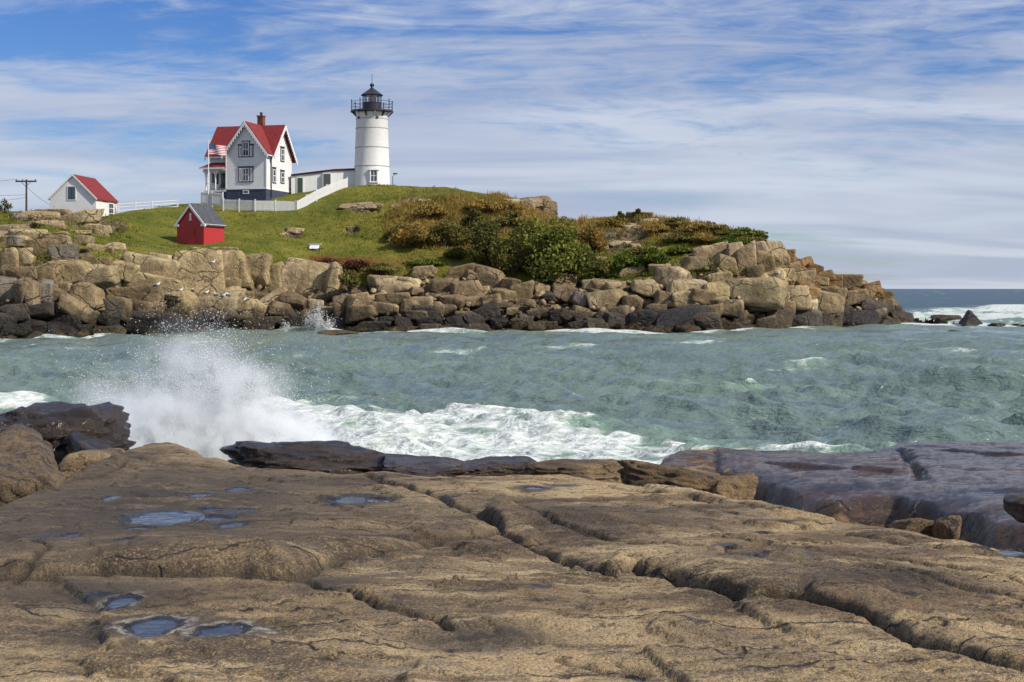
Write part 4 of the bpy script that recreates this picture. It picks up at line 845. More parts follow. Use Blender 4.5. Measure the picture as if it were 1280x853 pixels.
# grass: turf tufts and the tall ochre meadow, beyond counting
def blades(name, spots, mat, hmin, hmax, wid, per, seed, lean=0.35):
    rr = np.random.RandomState(seed); Vs = []; rn = []
    P0 = np.repeat(np.array(spots), per, 0); n = len(P0); P0 = P0+np.stack([rr.normal(size=n)*0.22, rr.normal(size=n)*0.22, -0.05+0*P0[:, 0]], 1)
    n_sp = len(spots); hm = np.repeat(np.clip(0.8+1.3*fbm(np.array(spots)*0.35+60, 3), 0.25, 1.6), per); h = rr.uniform(hmin, hmax, n)*hm; az = rr.rand(n)*6.283; w = np.stack([np.cos(az), np.sin(az), 0*az], 1)*(wid*rr.uniform(0.6, 1.3, n))[:, None]
    tip = P0+np.stack([rr.normal(size=n)*lean*h, rr.normal(size=n)*lean*h, h], 1)
    V = np.stack([P0-w, P0+w, tip], 1).reshape(-1, 3); F = np.arange(n*3).reshape(-1, 3)
    sp_ = np.array(spots); pat = fbm(sp_*0.22, 4); base = np.repeat(np.clip(0.5+0.9*pat+0.16*rr.normal(size=len(spots)), 0, 1), per); hm = np.repeat(np.clip(0.8+1.3*fbm(sp_*0.35+60, 3), 0.25, 1.6), per)
    o = mobj(name, raw_mesh(name, V, F, 3, False, None, {'rnd': np.clip(base+0.15*rr.normal(size=n), 0, 1)}), mat); return o
def spots(n, seed, f):
    rr = np.random.RandomState(seed); out = []; k = 0
    while len(out) < n and k < n*12:
        k += 1; x = rr.uniform(0, 980); y = rr.uniform(230, 345)
        if not f(x, y, rr): continue
        p, nr = hit(x, y)
        if p is not None and p.y > 118 and nr.z > 0.35: out.append(p[:])
    return out
def in_el(x, y, e): return ((x-e[0])/e[2])**2+((y-e[1])/e[3])**2 < 1
DRY = [(560,280,80,34),(650,262,66,22),(725,285,56,18),(830,276,60,12),(890,291,80,13)]
tag(blades('tall_grass', spots(4200, 1, lambda x, y, r: any(in_el(x, y, e) for e in DRY)), ML_OCHRE, 0.25, 0.75, 0.06, 6, 1), 'tall ochre meadow grass on the crown of the island', 'grass', kind='stuff')
def turf_ok(x, y, r):
    if any(in_el(x, y, e) for e in DRY): return r.rand() < 0.2
    if 250 < x < 440 and y < 264: return False
    return r.rand() < (1.0 if (x > 420 and y < 300) or x < 170 or (x > 740) else 0.35)
tag(blades('grass', spots(6500, 2, turf_ok), ML_TURF, 0.10, 0.34, 0.05, 5, 2), 'rough green turf covering the top of the island', 'grass', kind='stuff')

# ------------------------------------------------------------------ buildings
def clap_material(name, c, period=0.14, strength=0.5):
    """painted clapboard: the laps show as fine relief"""
    m, nt = new_mat(name); g = nd(nt, 'ShaderNodeNewGeometry').outputs['Position']
    z = nd(nt, 'ShaderNodeSeparateXYZ', {0: g}).outputs[2]; saw = mth(nt, 'FRACT', mth(nt, 'DIVIDE', z, period))
    n = noise(nt, g, 1.1, 6.0, 0.6); col = mixc(nt, step(nt, n, 0.35, 0.75), tuple(x*0.90 for x in c), c)
    pbsdf(nt, mixc(nt, step(nt, saw, 0.90, 1.0), col, mixc(nt, 1.0, col, (0.72, 0.72, 0.74), 'MULTIPLY')), 0.55, bump(nt, mth(nt, 'MULTIPLY', saw, -0.02), strength, 1.0)); return m
M_CLAP = clap_material('white_clapboard', (0.70, 0.70, 0.69)); M_WHITE = flat('white_paint', (0.70, 0.70, 0.68), 0.5, var=0.08); M_TOWER = flat('tower_white', (0.62, 0.615, 0.59), 0.5, var=0.07, bscale=1.2, bdist=0.02)
M_REDROOF = flat('red_roof', (0.19, 0.014, 0.012), 0.7, var=0.30, bscale=3.0, bdist=0.02); M_BLACK = flat('black_iron', (0.018, 0.020, 0.026), 0.45); M_TRIM = flat('black_trim', (0.020, 0.024, 0.030), 0.5)
M_NAVY = flat('navy_foundation', (0.040, 0.052, 0.095), 0.7, var=0.25); M_BRICK = flat('chimney_brick', (0.17, 0.055, 0.035), 0.85, var=0.35, bscale=9, bdist=0.02); M_GLASS = flat('window_glass', (0.035, 0.050, 0.070), 0.06, **{'Specular IOR Level': 0.8})
M_RED = clap_material('red_paint', (0.40, 0.026, 0.028), 0.18, 0.15); M_SLATE = flat('slate_roof', (0.060, 0.064, 0.075), 0.75, var=0.4, bscale=6, bdist=0.02); M_GREEN = flat('green_door', (0.035, 0.075, 0.040), 0.5, var=0.1)
M_WOOD = flat('weathered_pole', (0.050, 0.042, 0.036), 0.85, var=0.3); M_GREYSH = flat('grey_shade', (0.07, 0.08, 0.075), 0.6); M_LENS = flat('red_lens', (0.35, 0.03, 0.02), 0.15)
m_lg, nt = new_mat('lantern_glass'); gl = nd(nt, 'ShaderNodeBsdfGlossy', {0: (0.9, 0.9, 0.9), 'Roughness': 0.02}); tr = nd(nt, 'ShaderNodeBsdfTransparent', {0: (0.92, 0.95, 0.96)})
nd(nt, 'ShaderNodeOutputMaterial', {0: nd(nt, 'ShaderNodeMixShader', {0: 0.14, 1: tr.outputs[0], 2: gl.outputs[0]}).outputs[0]})

# --- lighthouse
L0 = P(465, 232, 180.0); s = 180.0/FPX
lh = empty('lighthouse', (L0.x, L0.y, L0.z)); tag(lh, 'white conical lighthouse with black lantern room and gallery on the hilltop', 'lighthouse')
def rt(z): return 2.28-(2.28-1.98)*z/9.0
MB().lathe([(2.5, -1.6), (2.34, -0.1), (rt(0), 0.0), (rt(8.6), 8.6), (2.05, 8.75), (2.12, 9.05), (2.2, 9.12)], 64).build('tower', M_TOWER, lh, 30)
for z in (2.35, 4.72, 7.15, 8.35):
    MB().lathe([(rt(z)+0.005, z-0.055), (rt(z)+0.035, z-0.045), (rt(z)+0.035, z+0.045), (rt(z)+0.005, z+0.055)], 64).build('seam_band', flat('seam', (0.30, 0.30, 0.30), 0.6) if z == 2.35 else bpy.data.materials['seam'], lh, 30)
MB().lathe([(2.15, 9.12), (2.62, 9.22), (2.70, 9.25), (2.70, 9.42), (1.2, 9.43)], 48).build('gallery_deck', M_BLACK, lh, 30)
for k in range(12):
    a = 2*math.pi*(k+0.5)/12; c, s_ = math.cos(a), math.sin(a); mb = MB()
    mb.prism([(c*1.97-s_*0.07, s_*1.97+c*0.07, 8.55), (c*2.62-s_*0.07, s_*2.62+c*0.07, 9.2), (c*1.97-s_*0.07, s_*1.97+c*0.07, 9.2)], (s_*0.14, -c*0.14, 0)); mb.build('bracket', M_WHITE if k % 2 else M_BLACK, lh)
for k in range(8):
    a = 2*math.pi*(k+0.35)/8; mb = MB(); mb.tube([(2.6*math.cos(a), 2.6*math.sin(a), 9.40), (2.6*math.cos(a), 2.6*math.sin(a), 10.65)], 0.062, 6)
    mb.lathe([(0.02, 10.63), (0.10, 10.70), (0.02, 10.80)], 8, (2.6*math.cos(a), 2.6*math.sin(a))); mb.build('railing_post', M_BLACK, lh)
for z in (9.75, 10.1, 10.5):
    MB().tube([(2.6*math.cos(2*math.pi*k/48), 2.6*math.sin(2*math.pi*k/48), z) for k in range(49)], 0.028, 5).build('rail', M_BLACK, lh)
MB().lathe([(1.22, 9.42), (1.22, 10.36), (1.26, 10.40), (1.26, 10.46), (1.0, 10.47)], 16).build('parapet', M_BLACK, lh, 30)
MB().lathe([(1.12, 10.46), (1.12, 11.35)], 8).build('lantern_pane', m_lg, lh)
for k in range(8):
    a = 2*math.pi*k/8; MB().tube([(1.14*math.cos(a), 1.14*math.sin(a), 10.45), (1.14*math.cos(a), 1.14*math.sin(a), 11.37)], 0.07, 6).build('mullion', M_BLACK, lh)
MB().lathe([(0.1, 10.4), (0.42, 10.55), (0.5, 10.9), (0.42, 11.22), (0.1, 11.33)], 16).build('lens', M_LENS, lh, 40)
MB().lathe([(1.08, 11.33), (1.36, 11.34), (1.42, 11.42), (0.98, 11.74), (0.55, 12.05), (0.22, 12.28), (0.17, 12.52), (0.26, 12.56), (0.30, 12.72), (0.2, 12.86), (0.05, 12.92)], 16).build('lantern_roof', M_BLACK, lh, 25)
MB().tube([(0, 0, 12.8), (0, 0, 14.15)], 0.035, 6).build('lightning_rod', M_BLACK, lh)
# window with pediment, ports, lamp arm
vd = Vector((-L0.x, -L0.y, 0)).normalized(); av = math.atan2(vd.y, vd.x)
def on_tower(ang, z, push=0.0): r = rt(z)+push; return Matrix.Translation((r*math.cos(ang), r*math.sin(ang), z)) @ Matrix.Rotation(ang+math.pi/2, 4, 'Z')
def boxes(name, mat, parent, M4, lst):
    mb = MB()
    for b in lst: mb.box(*b)
    mb.v = [tuple(M4 @ Vector(v)) for v in mb.v]; return mb.build(name, mat, parent)
Mw = on_tower(av+0.10, 0.0)
wf = boxes('window', M_WHITE, lh, Mw, [(-0.50, -0.36, -0.10, 0.35, 0.30, 1.75), (0.36, 0.50, -0.10, 0.35, 0.30, 1.75), (-0.58, 0.58, -0.14, 0.35, 0.20, 0.34), (-0.66, 0.66, -0.20, 0.35, 1.75, 1.86), (-0.50, 0.50, -0.15, 0.35, 1.86, 1.95), (-0.30, 0.30, -0.14, 0.35, 1.95, 2.02)])
boxes('pane', M_GLASS, wf, Mw, [(-0.36, 0.36, -0.01, 0.10, 0.34, 1.75)]); boxes('sash_bar', M_WHITE, wf, Mw, [(-0.03, 0.03, -0.04, 0.0, 0.34, 1.75), (-0.36, 0.36, -0.05, 0.0, 1.02, 1.08)])
for da in (0.33, -0.95):
    M4 = on_tower(av+da, 8.42, 0.01) @ Matrix.Rotation(math.pi/2, 4, 'X'); mb = MB(); mb.lathe([(0.14, -0.1), (0.17, -0.05), (0.17, 0.10), (0.12, 0.11)], 16); mb.v = [tuple(M4 @ Vector(v)) for v in mb.v]; mb.build('port', M_BLACK, lh, 30)
a = av-math.pi/2-0.05; mb = MB(); mb.tube([(2.62*math.cos(av+1.5), 2.62*math.sin(av+1.5), -0.6), (2.62*math.cos(av+1.5), 2.62*math.sin(av+1.5), 1.15), (2.95*math.cos(av+1.5), 2.95*math.sin(av+1.5), 1.45)], 0.05, 6); mb.box(2.85*math.cos(av+1.5)-0.2, 2.85*math.cos(av+1.5)+0.35, 2.85*math.sin(av+1.5)-0.1, 2.85*math.sin(av+1.5)+0.1, 1.42, 1.56)
tag(mb.build('lamp_post', M_BLACK, None), 'short black lamp post beside the foot of the lighthouse', 'lamp').location = L0

# --- keeper's house
H0 = P(307.5, 249, 173.0); house = empty('house', H0, math.radians(-14.5)); tag(house, 'white two storey house with red cross gabled roof beside the lighthouse', 'house')
EV, RZ, WX, FD, MX0, MX1, MY0, MY1 = 5.85, 9.35, 2.65, 1.2, -5.5, 2.75, 1.4, 7.4
RY = (MY0+MY1)/2
# body
mb = MB(); mb.prism([(-WX, 0, FD), (WX, 0, FD), (WX, 0, EV), (0, 0, RZ-0.25), (-WX, 0, EV)], (0, RY, 0)); mb.build('wall', M_CLAP, house)
mb = MB(); mb.prism([(MX0, MY0, FD), (MX0, MY1, FD), (MX0, MY1, EV-0.1), (MX0, RY, RZ-0.28), (MX0, MY0, EV-0.1)], (MX1-MX0, 0, 0)); mb.build('wall', M_CLAP, house)
mb = MB(); mb.box(-WX+0.02, WX-0.02, 0.02, MY0, -1.2, FD); mb.box(MX0+0.02, MX1-0.02, MY0+0.005, MY1-0.02, -1.2, FD-0.003); mb.box(MX0+0.02, -WX+0.015, 0.1, MY0, -1.2, FD-0.25); mb.build('foundation', M_NAVY, house)
mb = MB(); mb.box(-WX-0.04, WX+0.04, -0.04, MY0+0.1, FD-0.02, FD+0.16); mb.box(MX0-0.04, MX1+0.04, MY0-0.035, MY1+0.04, FD-0.025, FD+0.15)
for x in (-WX, WX): mb.box(x-0.06, x+0.06, -0.045, 0.09, FD+0.16, EV-0.1)
for y in (MY0, MY1): mb.box(MX1-0.09, MX1+0.045, y-0.06, y+0.06, FD+0.15, EV-0.2)
mb.build('trim', M_WHITE, house)
def roof_slab(p0, p1, q1, q0, th=0.14, name='roof', mat=M_REDROOF):
    mb = MB(); n = (Vector(p1)-Vector(p0)).cross(Vector(q0)-Vector(p0)).normalized(); n = n if n.z > 0 else -n
    mb.prism([p0, p1, q1, q0], n*th); return mb.build(name, mat, house)
ov = 0.45; sl = (RZ-EV)/(WX); ex = WX+0.42; ez = RZ-sl*ex
sl2 = (RZ-EV)/(RY-MY0);
for sx in (-1, 1): roof_slab((0, -ov, RZ), (0, RY, RZ), (sx*ex, RY-(RZ-ez)/sl2, ez), (sx*ex, -ov, ez))
ef = RY-MY0+0.45; ezf = RZ-sl2*ef
roof_slab((MX0-0.45, RY, RZ-0.02), (MX1+0.5, RY, RZ-0.02), (MX1+0.5, RY-ef, ezf-0.02), (MX0-0.45, RY-ef, ezf-0.02))
roof_slab((MX0-0.45, RY, RZ-0.02), (MX1+0.5, RY, RZ-0.02), (MX1+0.5, RY+ef+0.25, ezf-0.32), (MX0-0.45, RY+ef+0.25, ezf-0.32))
# barge boards with drip trim
def rake(pa, pb, normal, w=0.34, t=0.08):
    pa, pb, nn = Vector(pa), Vector(pb), Vector(normal); mb = MB(); dn = Vector((0, 0, -w))
    mb.prism([pa, pb, pb+dn, pa+dn], nn*t); d = pb-pa; k = int(d.length/0.42)
    for i in range(k):
        c = pa+d*((i+0.5)/k)+dn; u = d.normalized()*0.13; mb.prism([c-u, c+u, c+Vector((0, 0, -0.24))], nn*t)
    return mb.build('barge_board', M_WHITE, house)
for sx in (-1, 1): rake((0, -ov-0.003, RZ+0.05), (sx*ex, -ov-0.003, ez+0.05), (0, -0.08, 0), 0.40, 1.0)
for x, sg in ((MX1+0.503, 1), (MX0-0.453, -1)):
    rake((x, RY, RZ+0.03), (x, RY-ef, ezf+0.03), (0.08*sg, 0, 0), 0.40, 1.0); rake((x, RY, RZ+0.03), (x, RY+ef+0.25, ezf-0.27), (0.08*sg, 0, 0), 0.40, 1.0)
for bx_ in ((WX+0.47, MX1+0.5, MY0-0.5, MY0-0.36, ezf-0.16, ezf+0.02), (WX+0.32, WX+0.46, -ov, MY0-0.55, ez-0.10, ez+0.06), (MX0-0.45, -WX-0.3, MY0-0.54, MY0-0.42, ezf-0.16, ezf+0.02)): MB().box(*bx_).build('gutter', M_WHITE, house)
MB().tube([(WX+0.30, MY0-0.42, ez-0.1), (WX+0.12, MY0-0.14, ez-0.5), (WX+0.12, MY0-0.14, 0.4)], 0.06, 6).build('downspout', M_BLACK, house)
ch = MB().box(-0.37, 0.37, RY-0.37, RY+0.37, RZ-0.8, RZ+1.15).build('chimney', M_BRICK, house)
MB().box(-0.44, 0.44, RY-0.44, RY+0.44, RZ+1.15, RZ+1.30).build('cap', M_BRICK, ch); MB().lathe([(0.16, RZ+1.3), (0.16, RZ+1.62), (0.2, RZ+1.64), (0.2, RZ+1.7)], 10, (0, RY)).build('flue', M_BLACK, ch)
# windows: front ones have a dark surround with white side panels
def front_window(zc, stepped):
    h = 0.95; w = MB(); w.box(-0.98, 0.98, -0.07, 0.0, zc-h, zc+(0.58 if stepped else h))
    if stepped: w.box(-0.55, 0.55, -0.072, 0.0, zc+0.58, zc+h+0.10); w.box(-1.06, -0.66, -0.085, 0.0, zc+0.52, zc+0.64); w.box(0.66, 1.06, -0.085, 0.0, zc+0.52, zc+0.64)
    else: w.box(-1.06, 1.06, -0.09, 0.0, zc+h-0.08, zc+h+0.03)
    o = w.build('window', M_TRIM, house); top = zc+(h-0.04 if stepped else h-0.18)
    MB().box(-0.42, 0.42, -0.10, -0.071, zc-h+0.10, top).build('sash', M_WHITE, o)
    for z0, z1 in ((zc-h+0.20, (zc-h+top)/2-0.01), ((zc-h+top)/2+0.07, top-0.10)): MB().box(-0.31, 0.31, -0.108, -0.101, z0, z1).build('pane', M_GLASS, o)
    MB().box(-0.025, 0.025, -0.116, -0.109, zc-h+0.2, top-0.1).build('sash_bar', M_WHITE, o)
    for sx in (-1, 1):
        x0, x1 = sorted((sx*0.56, sx*0.86)); tp = zc+(0.40 if stepped else h-0.18); MB().box(x0, x1, -0.095, -0.071, zc-h+0.10, tp).build('side_sash', M_WHITE, o); MB().box(x0+0.11, x1-0.11, -0.103, -0.096, zc-h+0.25, tp-0.15).build('pane', M_GREYSH, o)
    return o
front_window(6.05, True); front_window(3.0, False)
def side_window(y, zc, w=0.58, h=0.9, x=None):
    x = MX1 if x is None else x; o = MB().box(x, x+0.06, y-w, y+w, zc-h, zc+h).build('window', M_TRIM, house); MB().box(x+0.061, x+0.085, y-w+0.16, y+w-0.16, zc-h+0.14, zc+h-0.18).build('sash', M_WHITE, o)
    for z0, z1 in ((zc-h+0.22, zc-0.06), (zc+0.04, zc+h-0.26)): MB().box(x+0.086, x+0.094, y-w+0.27, y+w-0.27, z0, z1).build('pane', M_GLASS, o)
    MB().box(x, x+0.10, y-w-0.08, y+w+0.08, zc+h, zc+h+0.1).build('lintel', M_TRIM, o)
side_window(4.55, 5.75); side_window(4.55, 2.95, 0.58, 0.8); side_window(2.05, 2.95, 0.55, 0.95)
o = MB().box(-0.42, 0.38, -0.03, 0.02, 0.62, 1.08).build('basement_window', M_WHITE, house); MB().box(-0.30, 0.26, -0.036, -0.031, 0.72, 1.0).build('pane', M_GLASS, o)
# porch in the left notch
porch = MB().box(MX0-0.1, -WX-0.003, -0.05, MY0-0.045, FD-0.25, FD-0.05).build('porch', M_WHITE, house)
for x in (MX0+0.12, (MX0-WX)/2-0.05): MB().tube([(x, 0.15, FD-0.06), (x, 0.15, 3.55)], 0.09, 8).build('column', M_WHITE, porch)
for x in (MX0+0.12, (MX0-WX)/2-0.05):
    for sx in (-1, 1):
        mb = MB(); pts = [(x+sx*0.09, 0.12, 2.7)]+[(x+sx*(0.09+0.62*(1-math.cos(t))), 0.12, 2.7+0.85*math.sin(t)) for t in [i*math.pi/12 for i in range(1, 7)]]+[(x+sx*0.09, 0.12, 3.55)]; mb.prism(pts, (0, 0.06, 0)); mb.build('arch_bracket', M_WHITE, porch)
MB().box(MX0-0.15, -WX-0.003, -0.08, 0.28, 3.55, 3.78).build('beam', M_WHITE, porch)
roof_slab((MX0-0.5, -0.5, 3.80), (-WX-0.01, -0.5, 3.80), (-WX-0.01, MY0-0.01, 4.55), (MX0+0.3, MY0-0.01, 4.55), 0.10, 'porch_roof')
MB().box(MX0-0.52, -WX-0.005, -0.56, -0.49, 3.70, 3.88).build('fascia', M_WHITE, porch)
for x in (-4.75, -3.55):
    w = MB().box(x-0.42, x+0.42, MY0-0.05, MY0-0.003, 1.45 if x > -4 else 2.0, 3.3).build('porch_window', M_TRIM, house); MB().box(x-0.28, x+0.28, MY0-0.062, MY0-0.052, 2.2, 3.15).build('pane', M_GLASS, w)
mb = MB()
for z in (1.55, 1.95): mb.box(MX0, (MX0-WX)/2, 0.10, 0.16, z, z+0.06)
mb.build('railing', M_WHITE, porch)
mb = MB(); mb.tube([(-3.5, 0.0, 0.95), (-3.2, -0.05, 2.0), (-3.0, -0.05, 1.1)], 0.04, 6); mb.tube([(-3.75, 0.0, 1.0), (-3.2, -0.05, 2.0)], 0.04, 6); mb.build('stair_rail', M_BLACK, porch)

# --- covered way between the house and the lighthouse
A = P(364, 243, 178.5); B = P(418, 236, 179.0); C_ = P(444, 233, 179.5)
pw = empty('covered_passage', (A.x, A.y, A.z)); tag(pw, 'low white covered passage linking the house to the lighthouse', 'passage')
def zrow(py, Y): return EYE+(HOR-py)*Y/FPX
tops = [zrow(220.5, 178.5), zrow(214.0, 179.0), zrow(213.0, 179.5)]
def passage(a, b, ta, tb, name):
    d = Vector((0, 2.2, 0)); q = Vector(A); a_ = Vector((a.x, a.y, 12.8)); b_ = Vector((b.x, b.y, 12.8))
    mb = MB(); mb.prism([a_-q, b_-q, Vector((b.x, b.y, tb))-q, Vector((a.x, a.y, ta))-q], d); mb.build('wall', M_WHITE, pw)
    mb = MB(); o_ = Vector((0, -0.18, 0)); mb.prism([Vector((a.x, a.y, ta+0.004))-q+o_, Vector((b.x, b.y, tb+0.004))-q+o_, Vector((b.x, b.y, tb+0.20))-q+o_, Vector((a.x, a.y, ta+0.20))-q+o_], d*1.15); r = mb.build('roof', M_REDROOF, pw)
    mb = MB(); mb.prism([Vector((a.x, a.y-0.24, ta+0.10))-q, Vector((b.x, b.y-0.24, tb+0.10))-q, Vector((b.x, b.y-0.24, tb+0.24))-q, Vector((a.x, a.y-0.24, ta+0.24))-q], (0, 0.05, 0)); mb.build('eave_board', M_BLACK, r)
passage(A, B, tops[0], tops[1], 'a'); passage(B, C_, tops[1], tops[2], 'b')
def panel(px0, px1, py0, py1, mat, name):
    Yp = 178.45; a, b = P(px0, py1, Yp)-A, P(px1, py0, Yp)-A; f = MB().box(a.x-0.12, b.x+0.12, a.y+0.01, a.y+0.5, a.z-0.1, b.z+0.12).build(name+'_frame', M_WHITE, pw); MB().box(a.x, b.x, a.y-0.02, a.y+0.008, a.z, b.z).build(name, mat, f)
panel(372, 378.3, 222.5, 243.5, M_GREEN, 'door'); panel(404.5, 413, 217.5, 232.5, M_GREYSH, 'window')

# --- white shed with red roof
S0 = P(120, 274, 163.0); shed = empty('white_shed', S0, math.radians(-6)); tag(shed, 'white clapboard shed with red roof at the left of the island', 'shed')
W_, D_, E_, R_ = 5.5, 6.3, 2.35, 5.0
mb = MB(); mb.prism([(-W_, 0, -1.2), (0, 0, -1.2), (0, 0, E_), (-W_/2, 0, R_), (-W_, 0, E_)], (0, D_, 0)); mb.build('wall', M_CLAP, shed)
for sx in (-1, 1):
    mb = MB(); e = (W_/2+0.18); k = (R_-E_)/(W_/2); mb.prism([(-W_/2, -0.15, R_+0.03), (-W_/2+sx*e, -0.15, R_-k*e+0.03), (-W_/2+sx*e, -0.15, R_-k*e+0.16), (-W_/2, -0.15, R_+0.17)], (0, D_+0.3, 0)); mb.build('roof', M_REDROOF, shed)
    mb = MB(); mb.prism([(-W_/2, -0.22, R_-0.03), (-W_/2+sx*e, -0.22, R_-k*e-0.03), (-W_/2+sx*e, -0.22, R_-k*e+0.17), (-W_/2, -0.22, R_+0.19)], (0, 0.066, 0)); mb.build('barge_board', M_WHITE, shed)
w = MB().box(-3.45, -2.35, -0.05, 0.0, 2.15, 3.85).build('window', M_WHITE, shed); MB().box(-3.33, -2.47, -0.062, -0.051, 2.27, 3.72).build('pane', M_GLASS, w); MB().box(-2.93, -2.87, -0.07, -0.063, 2.27, 3.72).build('sash_bar', M_TRIM, w)
w = MB().box(0.0, 0.05, 3.55, 5.25, 0.15, 2.15).build('window', M_WHITE, shed); MB().box(0.051, 0.062, 3.75, 5.05, 0.3, 2.0).build('pane', M_GLASS, w)
for z in (0.82, 1.42): MB().box(0.063, 0.07, 3.75, 5.05, z, z+0.07).build('sash_bar', M_WHITE, w)
d_ = MB().box(0.0, 0.045, 1.3, 2.9, -0.6, 2.05).build('door', M_WHITE, shed); MB().box(0.046, 0.08, 2.62, 2.74, 0.6, 0.75).build('handle', M_BLACK, d_); MB().box(0.0, 0.12, 1.9, 2.8, 2.1, 2.16).build('awning', M_TRIM, shed)

# --- red oil house
O0 = P(255, 307, 146.0); oil = empty('red_hut', O0, math.radians(-22)); tag(oil, 'small red hut with dark grey roof standing at the cliff edge', 'hut')
W_, D_, E_, R_ = 3.3, 3.7, 2.25, 4.1
mb = MB(); mb.prism([(-W_, 0, -1.0), (0, 0, -1.0), (0, 0, E_), (-W_/2, 0, R_), (-W_, 0, E_)], (0, D_, 0)); mb.build('wall', M_RED, oil)
for sx in (-1, 1):
    mb = MB(); e = (W_/2+0.22); k = (R_-E_)/(W_/2); mb.prism([(-W_/2, -0.15, R_+0.02), (-W_/2+sx*e, -0.15, R_-k*e+0.02), (-W_/2+sx*e, -0.15, R_-k*e+0.15), (-W_/2, -0.15, R_+0.18)], (0, D_+0.3, 0)); mb.build('roof', M_SLATE, oil)
    mb = MB(); mb.prism([(-W_/2, -0.24, R_-0.14), (-W_/2+sx*e, -0.24, R_-k*e-0.14), (-W_/2+sx*e, -0.24, R_-k*e+0.15), (-W_/2, -0.24, R_+0.19)], (0, 0.085, 0)); mb.build('barge_board', M_WHITE, oil)
mb = MB(); mb.box(0.003, 0.20, -0.15, D_+0.1, E_-0.22, E_-0.03); mb.box(-0.25, 0.26, -0.26, -0.005, E_-0.28, E_-0.06); mb.box(-W_-0.26, -W_+0.3, -0.26, -0.005, E_-0.28, E_-0.06); mb.build('eave_board', M_WHITE, oil)
mb = MB(); mb.box(-W_/2-0.11, -W_/2+0.11, -0.04, 0.0, 2.65, 3.35); mb.box(-W_/2-0.17, -W_/2+0.17, -0.045, 0.0, 2.60, 2.70); mb.build('vent', M_WHITE, oil)
dr = MB(); dr.prism([(-W_/2-0.5, -0.06, -0.1), (-W_/2+0.5, -0.06, -0.1)]+[(-W_/2+0.5*math.cos(t), -0.06, 1.6+0.5*math.sin(t)) for t in [i*math.pi/8 for i in range(9)]], (0, 0.06, 0)); dr.build('door', M_RED, oil)
MB().tube([(0.02, -0.05, 2.0), (0.02, -0.05, -0.3)], 0.035, 6).build('downspout', M_RED, oil)

# --- white picket fences
def fence(pts, label, hgt=1.05, nposts=None, picket=True):
    """pts: (column, row, distance) along the foot of the fence"""
    W3 = [P(*p) for p in pts]; root = empty('picket_fence' if picket else 'rail_fence', W3[0]); tag(root, label, 'fence')
    for i in range(len(W3)-1):
        a, b = W3[i], W3[i+1]; L = (b-a).length; n = max(1, round(L/2.35))
        for k in range(n):
            p, q = a.lerp(b, k/n)-W3[0], a.lerp(b, (k+1)/n)-W3[0]; d = (q-p).normalized(); sd = Vector((-d.y, d.x, 0)).normalized()
            mb = MB(); mb.box(p.x-0.075, p.x+0.075, p.y-0.075, p.y+0.075, p.z-0.5, p.z+hgt+0.18); mb.build('post', M_WHITE, root)
            mb = MB()
            for z in ((0.25, hgt-0.1) if picket else (0.35, 0.75, hgt)):
                mb.prism([p+Vector((0, 0, z-0.05))-sd*0.03, q+Vector((0, 0, z-0.05))-sd*0.03, q+Vector((0, 0, z+0.05))-sd*0.03, p+Vector((0, 0, z+0.05))-sd*0.03], sd*0.06)
            m = int((q-p).length/0.14)
            if picket:
                for j in range(m):
                    c = p.lerp(q, (j+0.5)/m); u = d*0.050; f = -sd*0.055
                    mb.prism([c-u+f, c+u+f, c+u+f+Vector((0, 0, hgt)), c+f+Vector((0, 0, hgt+0.06)), c-u+f+Vector((0, 0, hgt))], sd*0.022)
            mb.build('picket_panel' if picket else 'rail', M_WHITE, root)
    e = W3[-1]-W3[0]; MB().box(e.x-0.075, e.x+0.075, e.y-0.075, e.y+0.075, e.z-0.5, e.z+hgt+0.18).build('post', M_WHITE, root)
fence([(252, 256, 170.5), (278.5, 258, 168.0)], 'short white picket fence left of the house beside the flagpole', 1.5)
fence([(279.5, 262, 167.8), (319, 263.5, 166.5), (370, 264.5, 166.5)], 'long white picket fence in front of the house', 1.15)
fence([(370.6, 264.5, 166.5), (396, 250, 170.0), (421, 238.5, 173.5), (434, 235.0, 175.5)], 'white picket fence climbing the slope to the lighthouse', 1.15)
fence([(148, 267, 168.5), (190, 264.0, 169.5), (222, 262, 170.5)], 'thin white rail fence on the far lawn behind the shed', 1.1, None, False)

# --- flagpole and flag
F0 = P(260.5, 256, 169.5); zt = zrow(178, 169.5)-F0.z
mb = MB(); mb.tube([(0, 0, -0.6), (0, 0, zt)], 0.075, 8, 0.045); mb.lathe([(0.02, zt), (0.09, zt+0.06), (0.09, zt+0.12), (0.01, zt+0.18)], 8); fp = mb.build('flagpole', M_WHITE, None); fp.location = F0; tag(fp, 'white flagpole in front of the porch', 'flagpole')
M_FR = flat('flag_red', (0.42, 0.02, 0.035), 0.8); M_FW = flat('flag_white', (0.75, 0.75, 0.75), 0.8); M_FB = flat('flag_blue', (0.025, 0.035, 0.16), 0.8)
flag = empty('flag', (F0.x+0.06, F0.y, zrow(194, 169.5))); tag(flag, 'american flag with stripes and stars flying from the flagpole', 'flag')
FLW, FLH = 2.15, 1.30
def fpt(u, v, o=0.0):
    """u along the fly, v up the hoist, 0..1"""
    return (u*FLW*0.97, 0.16*math.sin(u*7.5+v*1.2)*u**0.6+o, v*FLH-0.10*u*u+0.05*math.sin(u*6.0+0.5))
def cloth(name, mat, u0, u1, v0, v1, nu, o=0.0):
    vs = [fpt(u0+(u1-u0)*i/nu, v, o) for i in range(nu+1) for v in (v0, v1)]; me = bpy.data.meshes.new(name); me.from_pydata(vs, [], [(2*i, 2*i+2, 2*i+3, 2*i+1) for i in range(nu)]); ob = mobj(name, me, mat, flag); me.polygons.foreach_set('use_smooth', [True]*nu); return ob
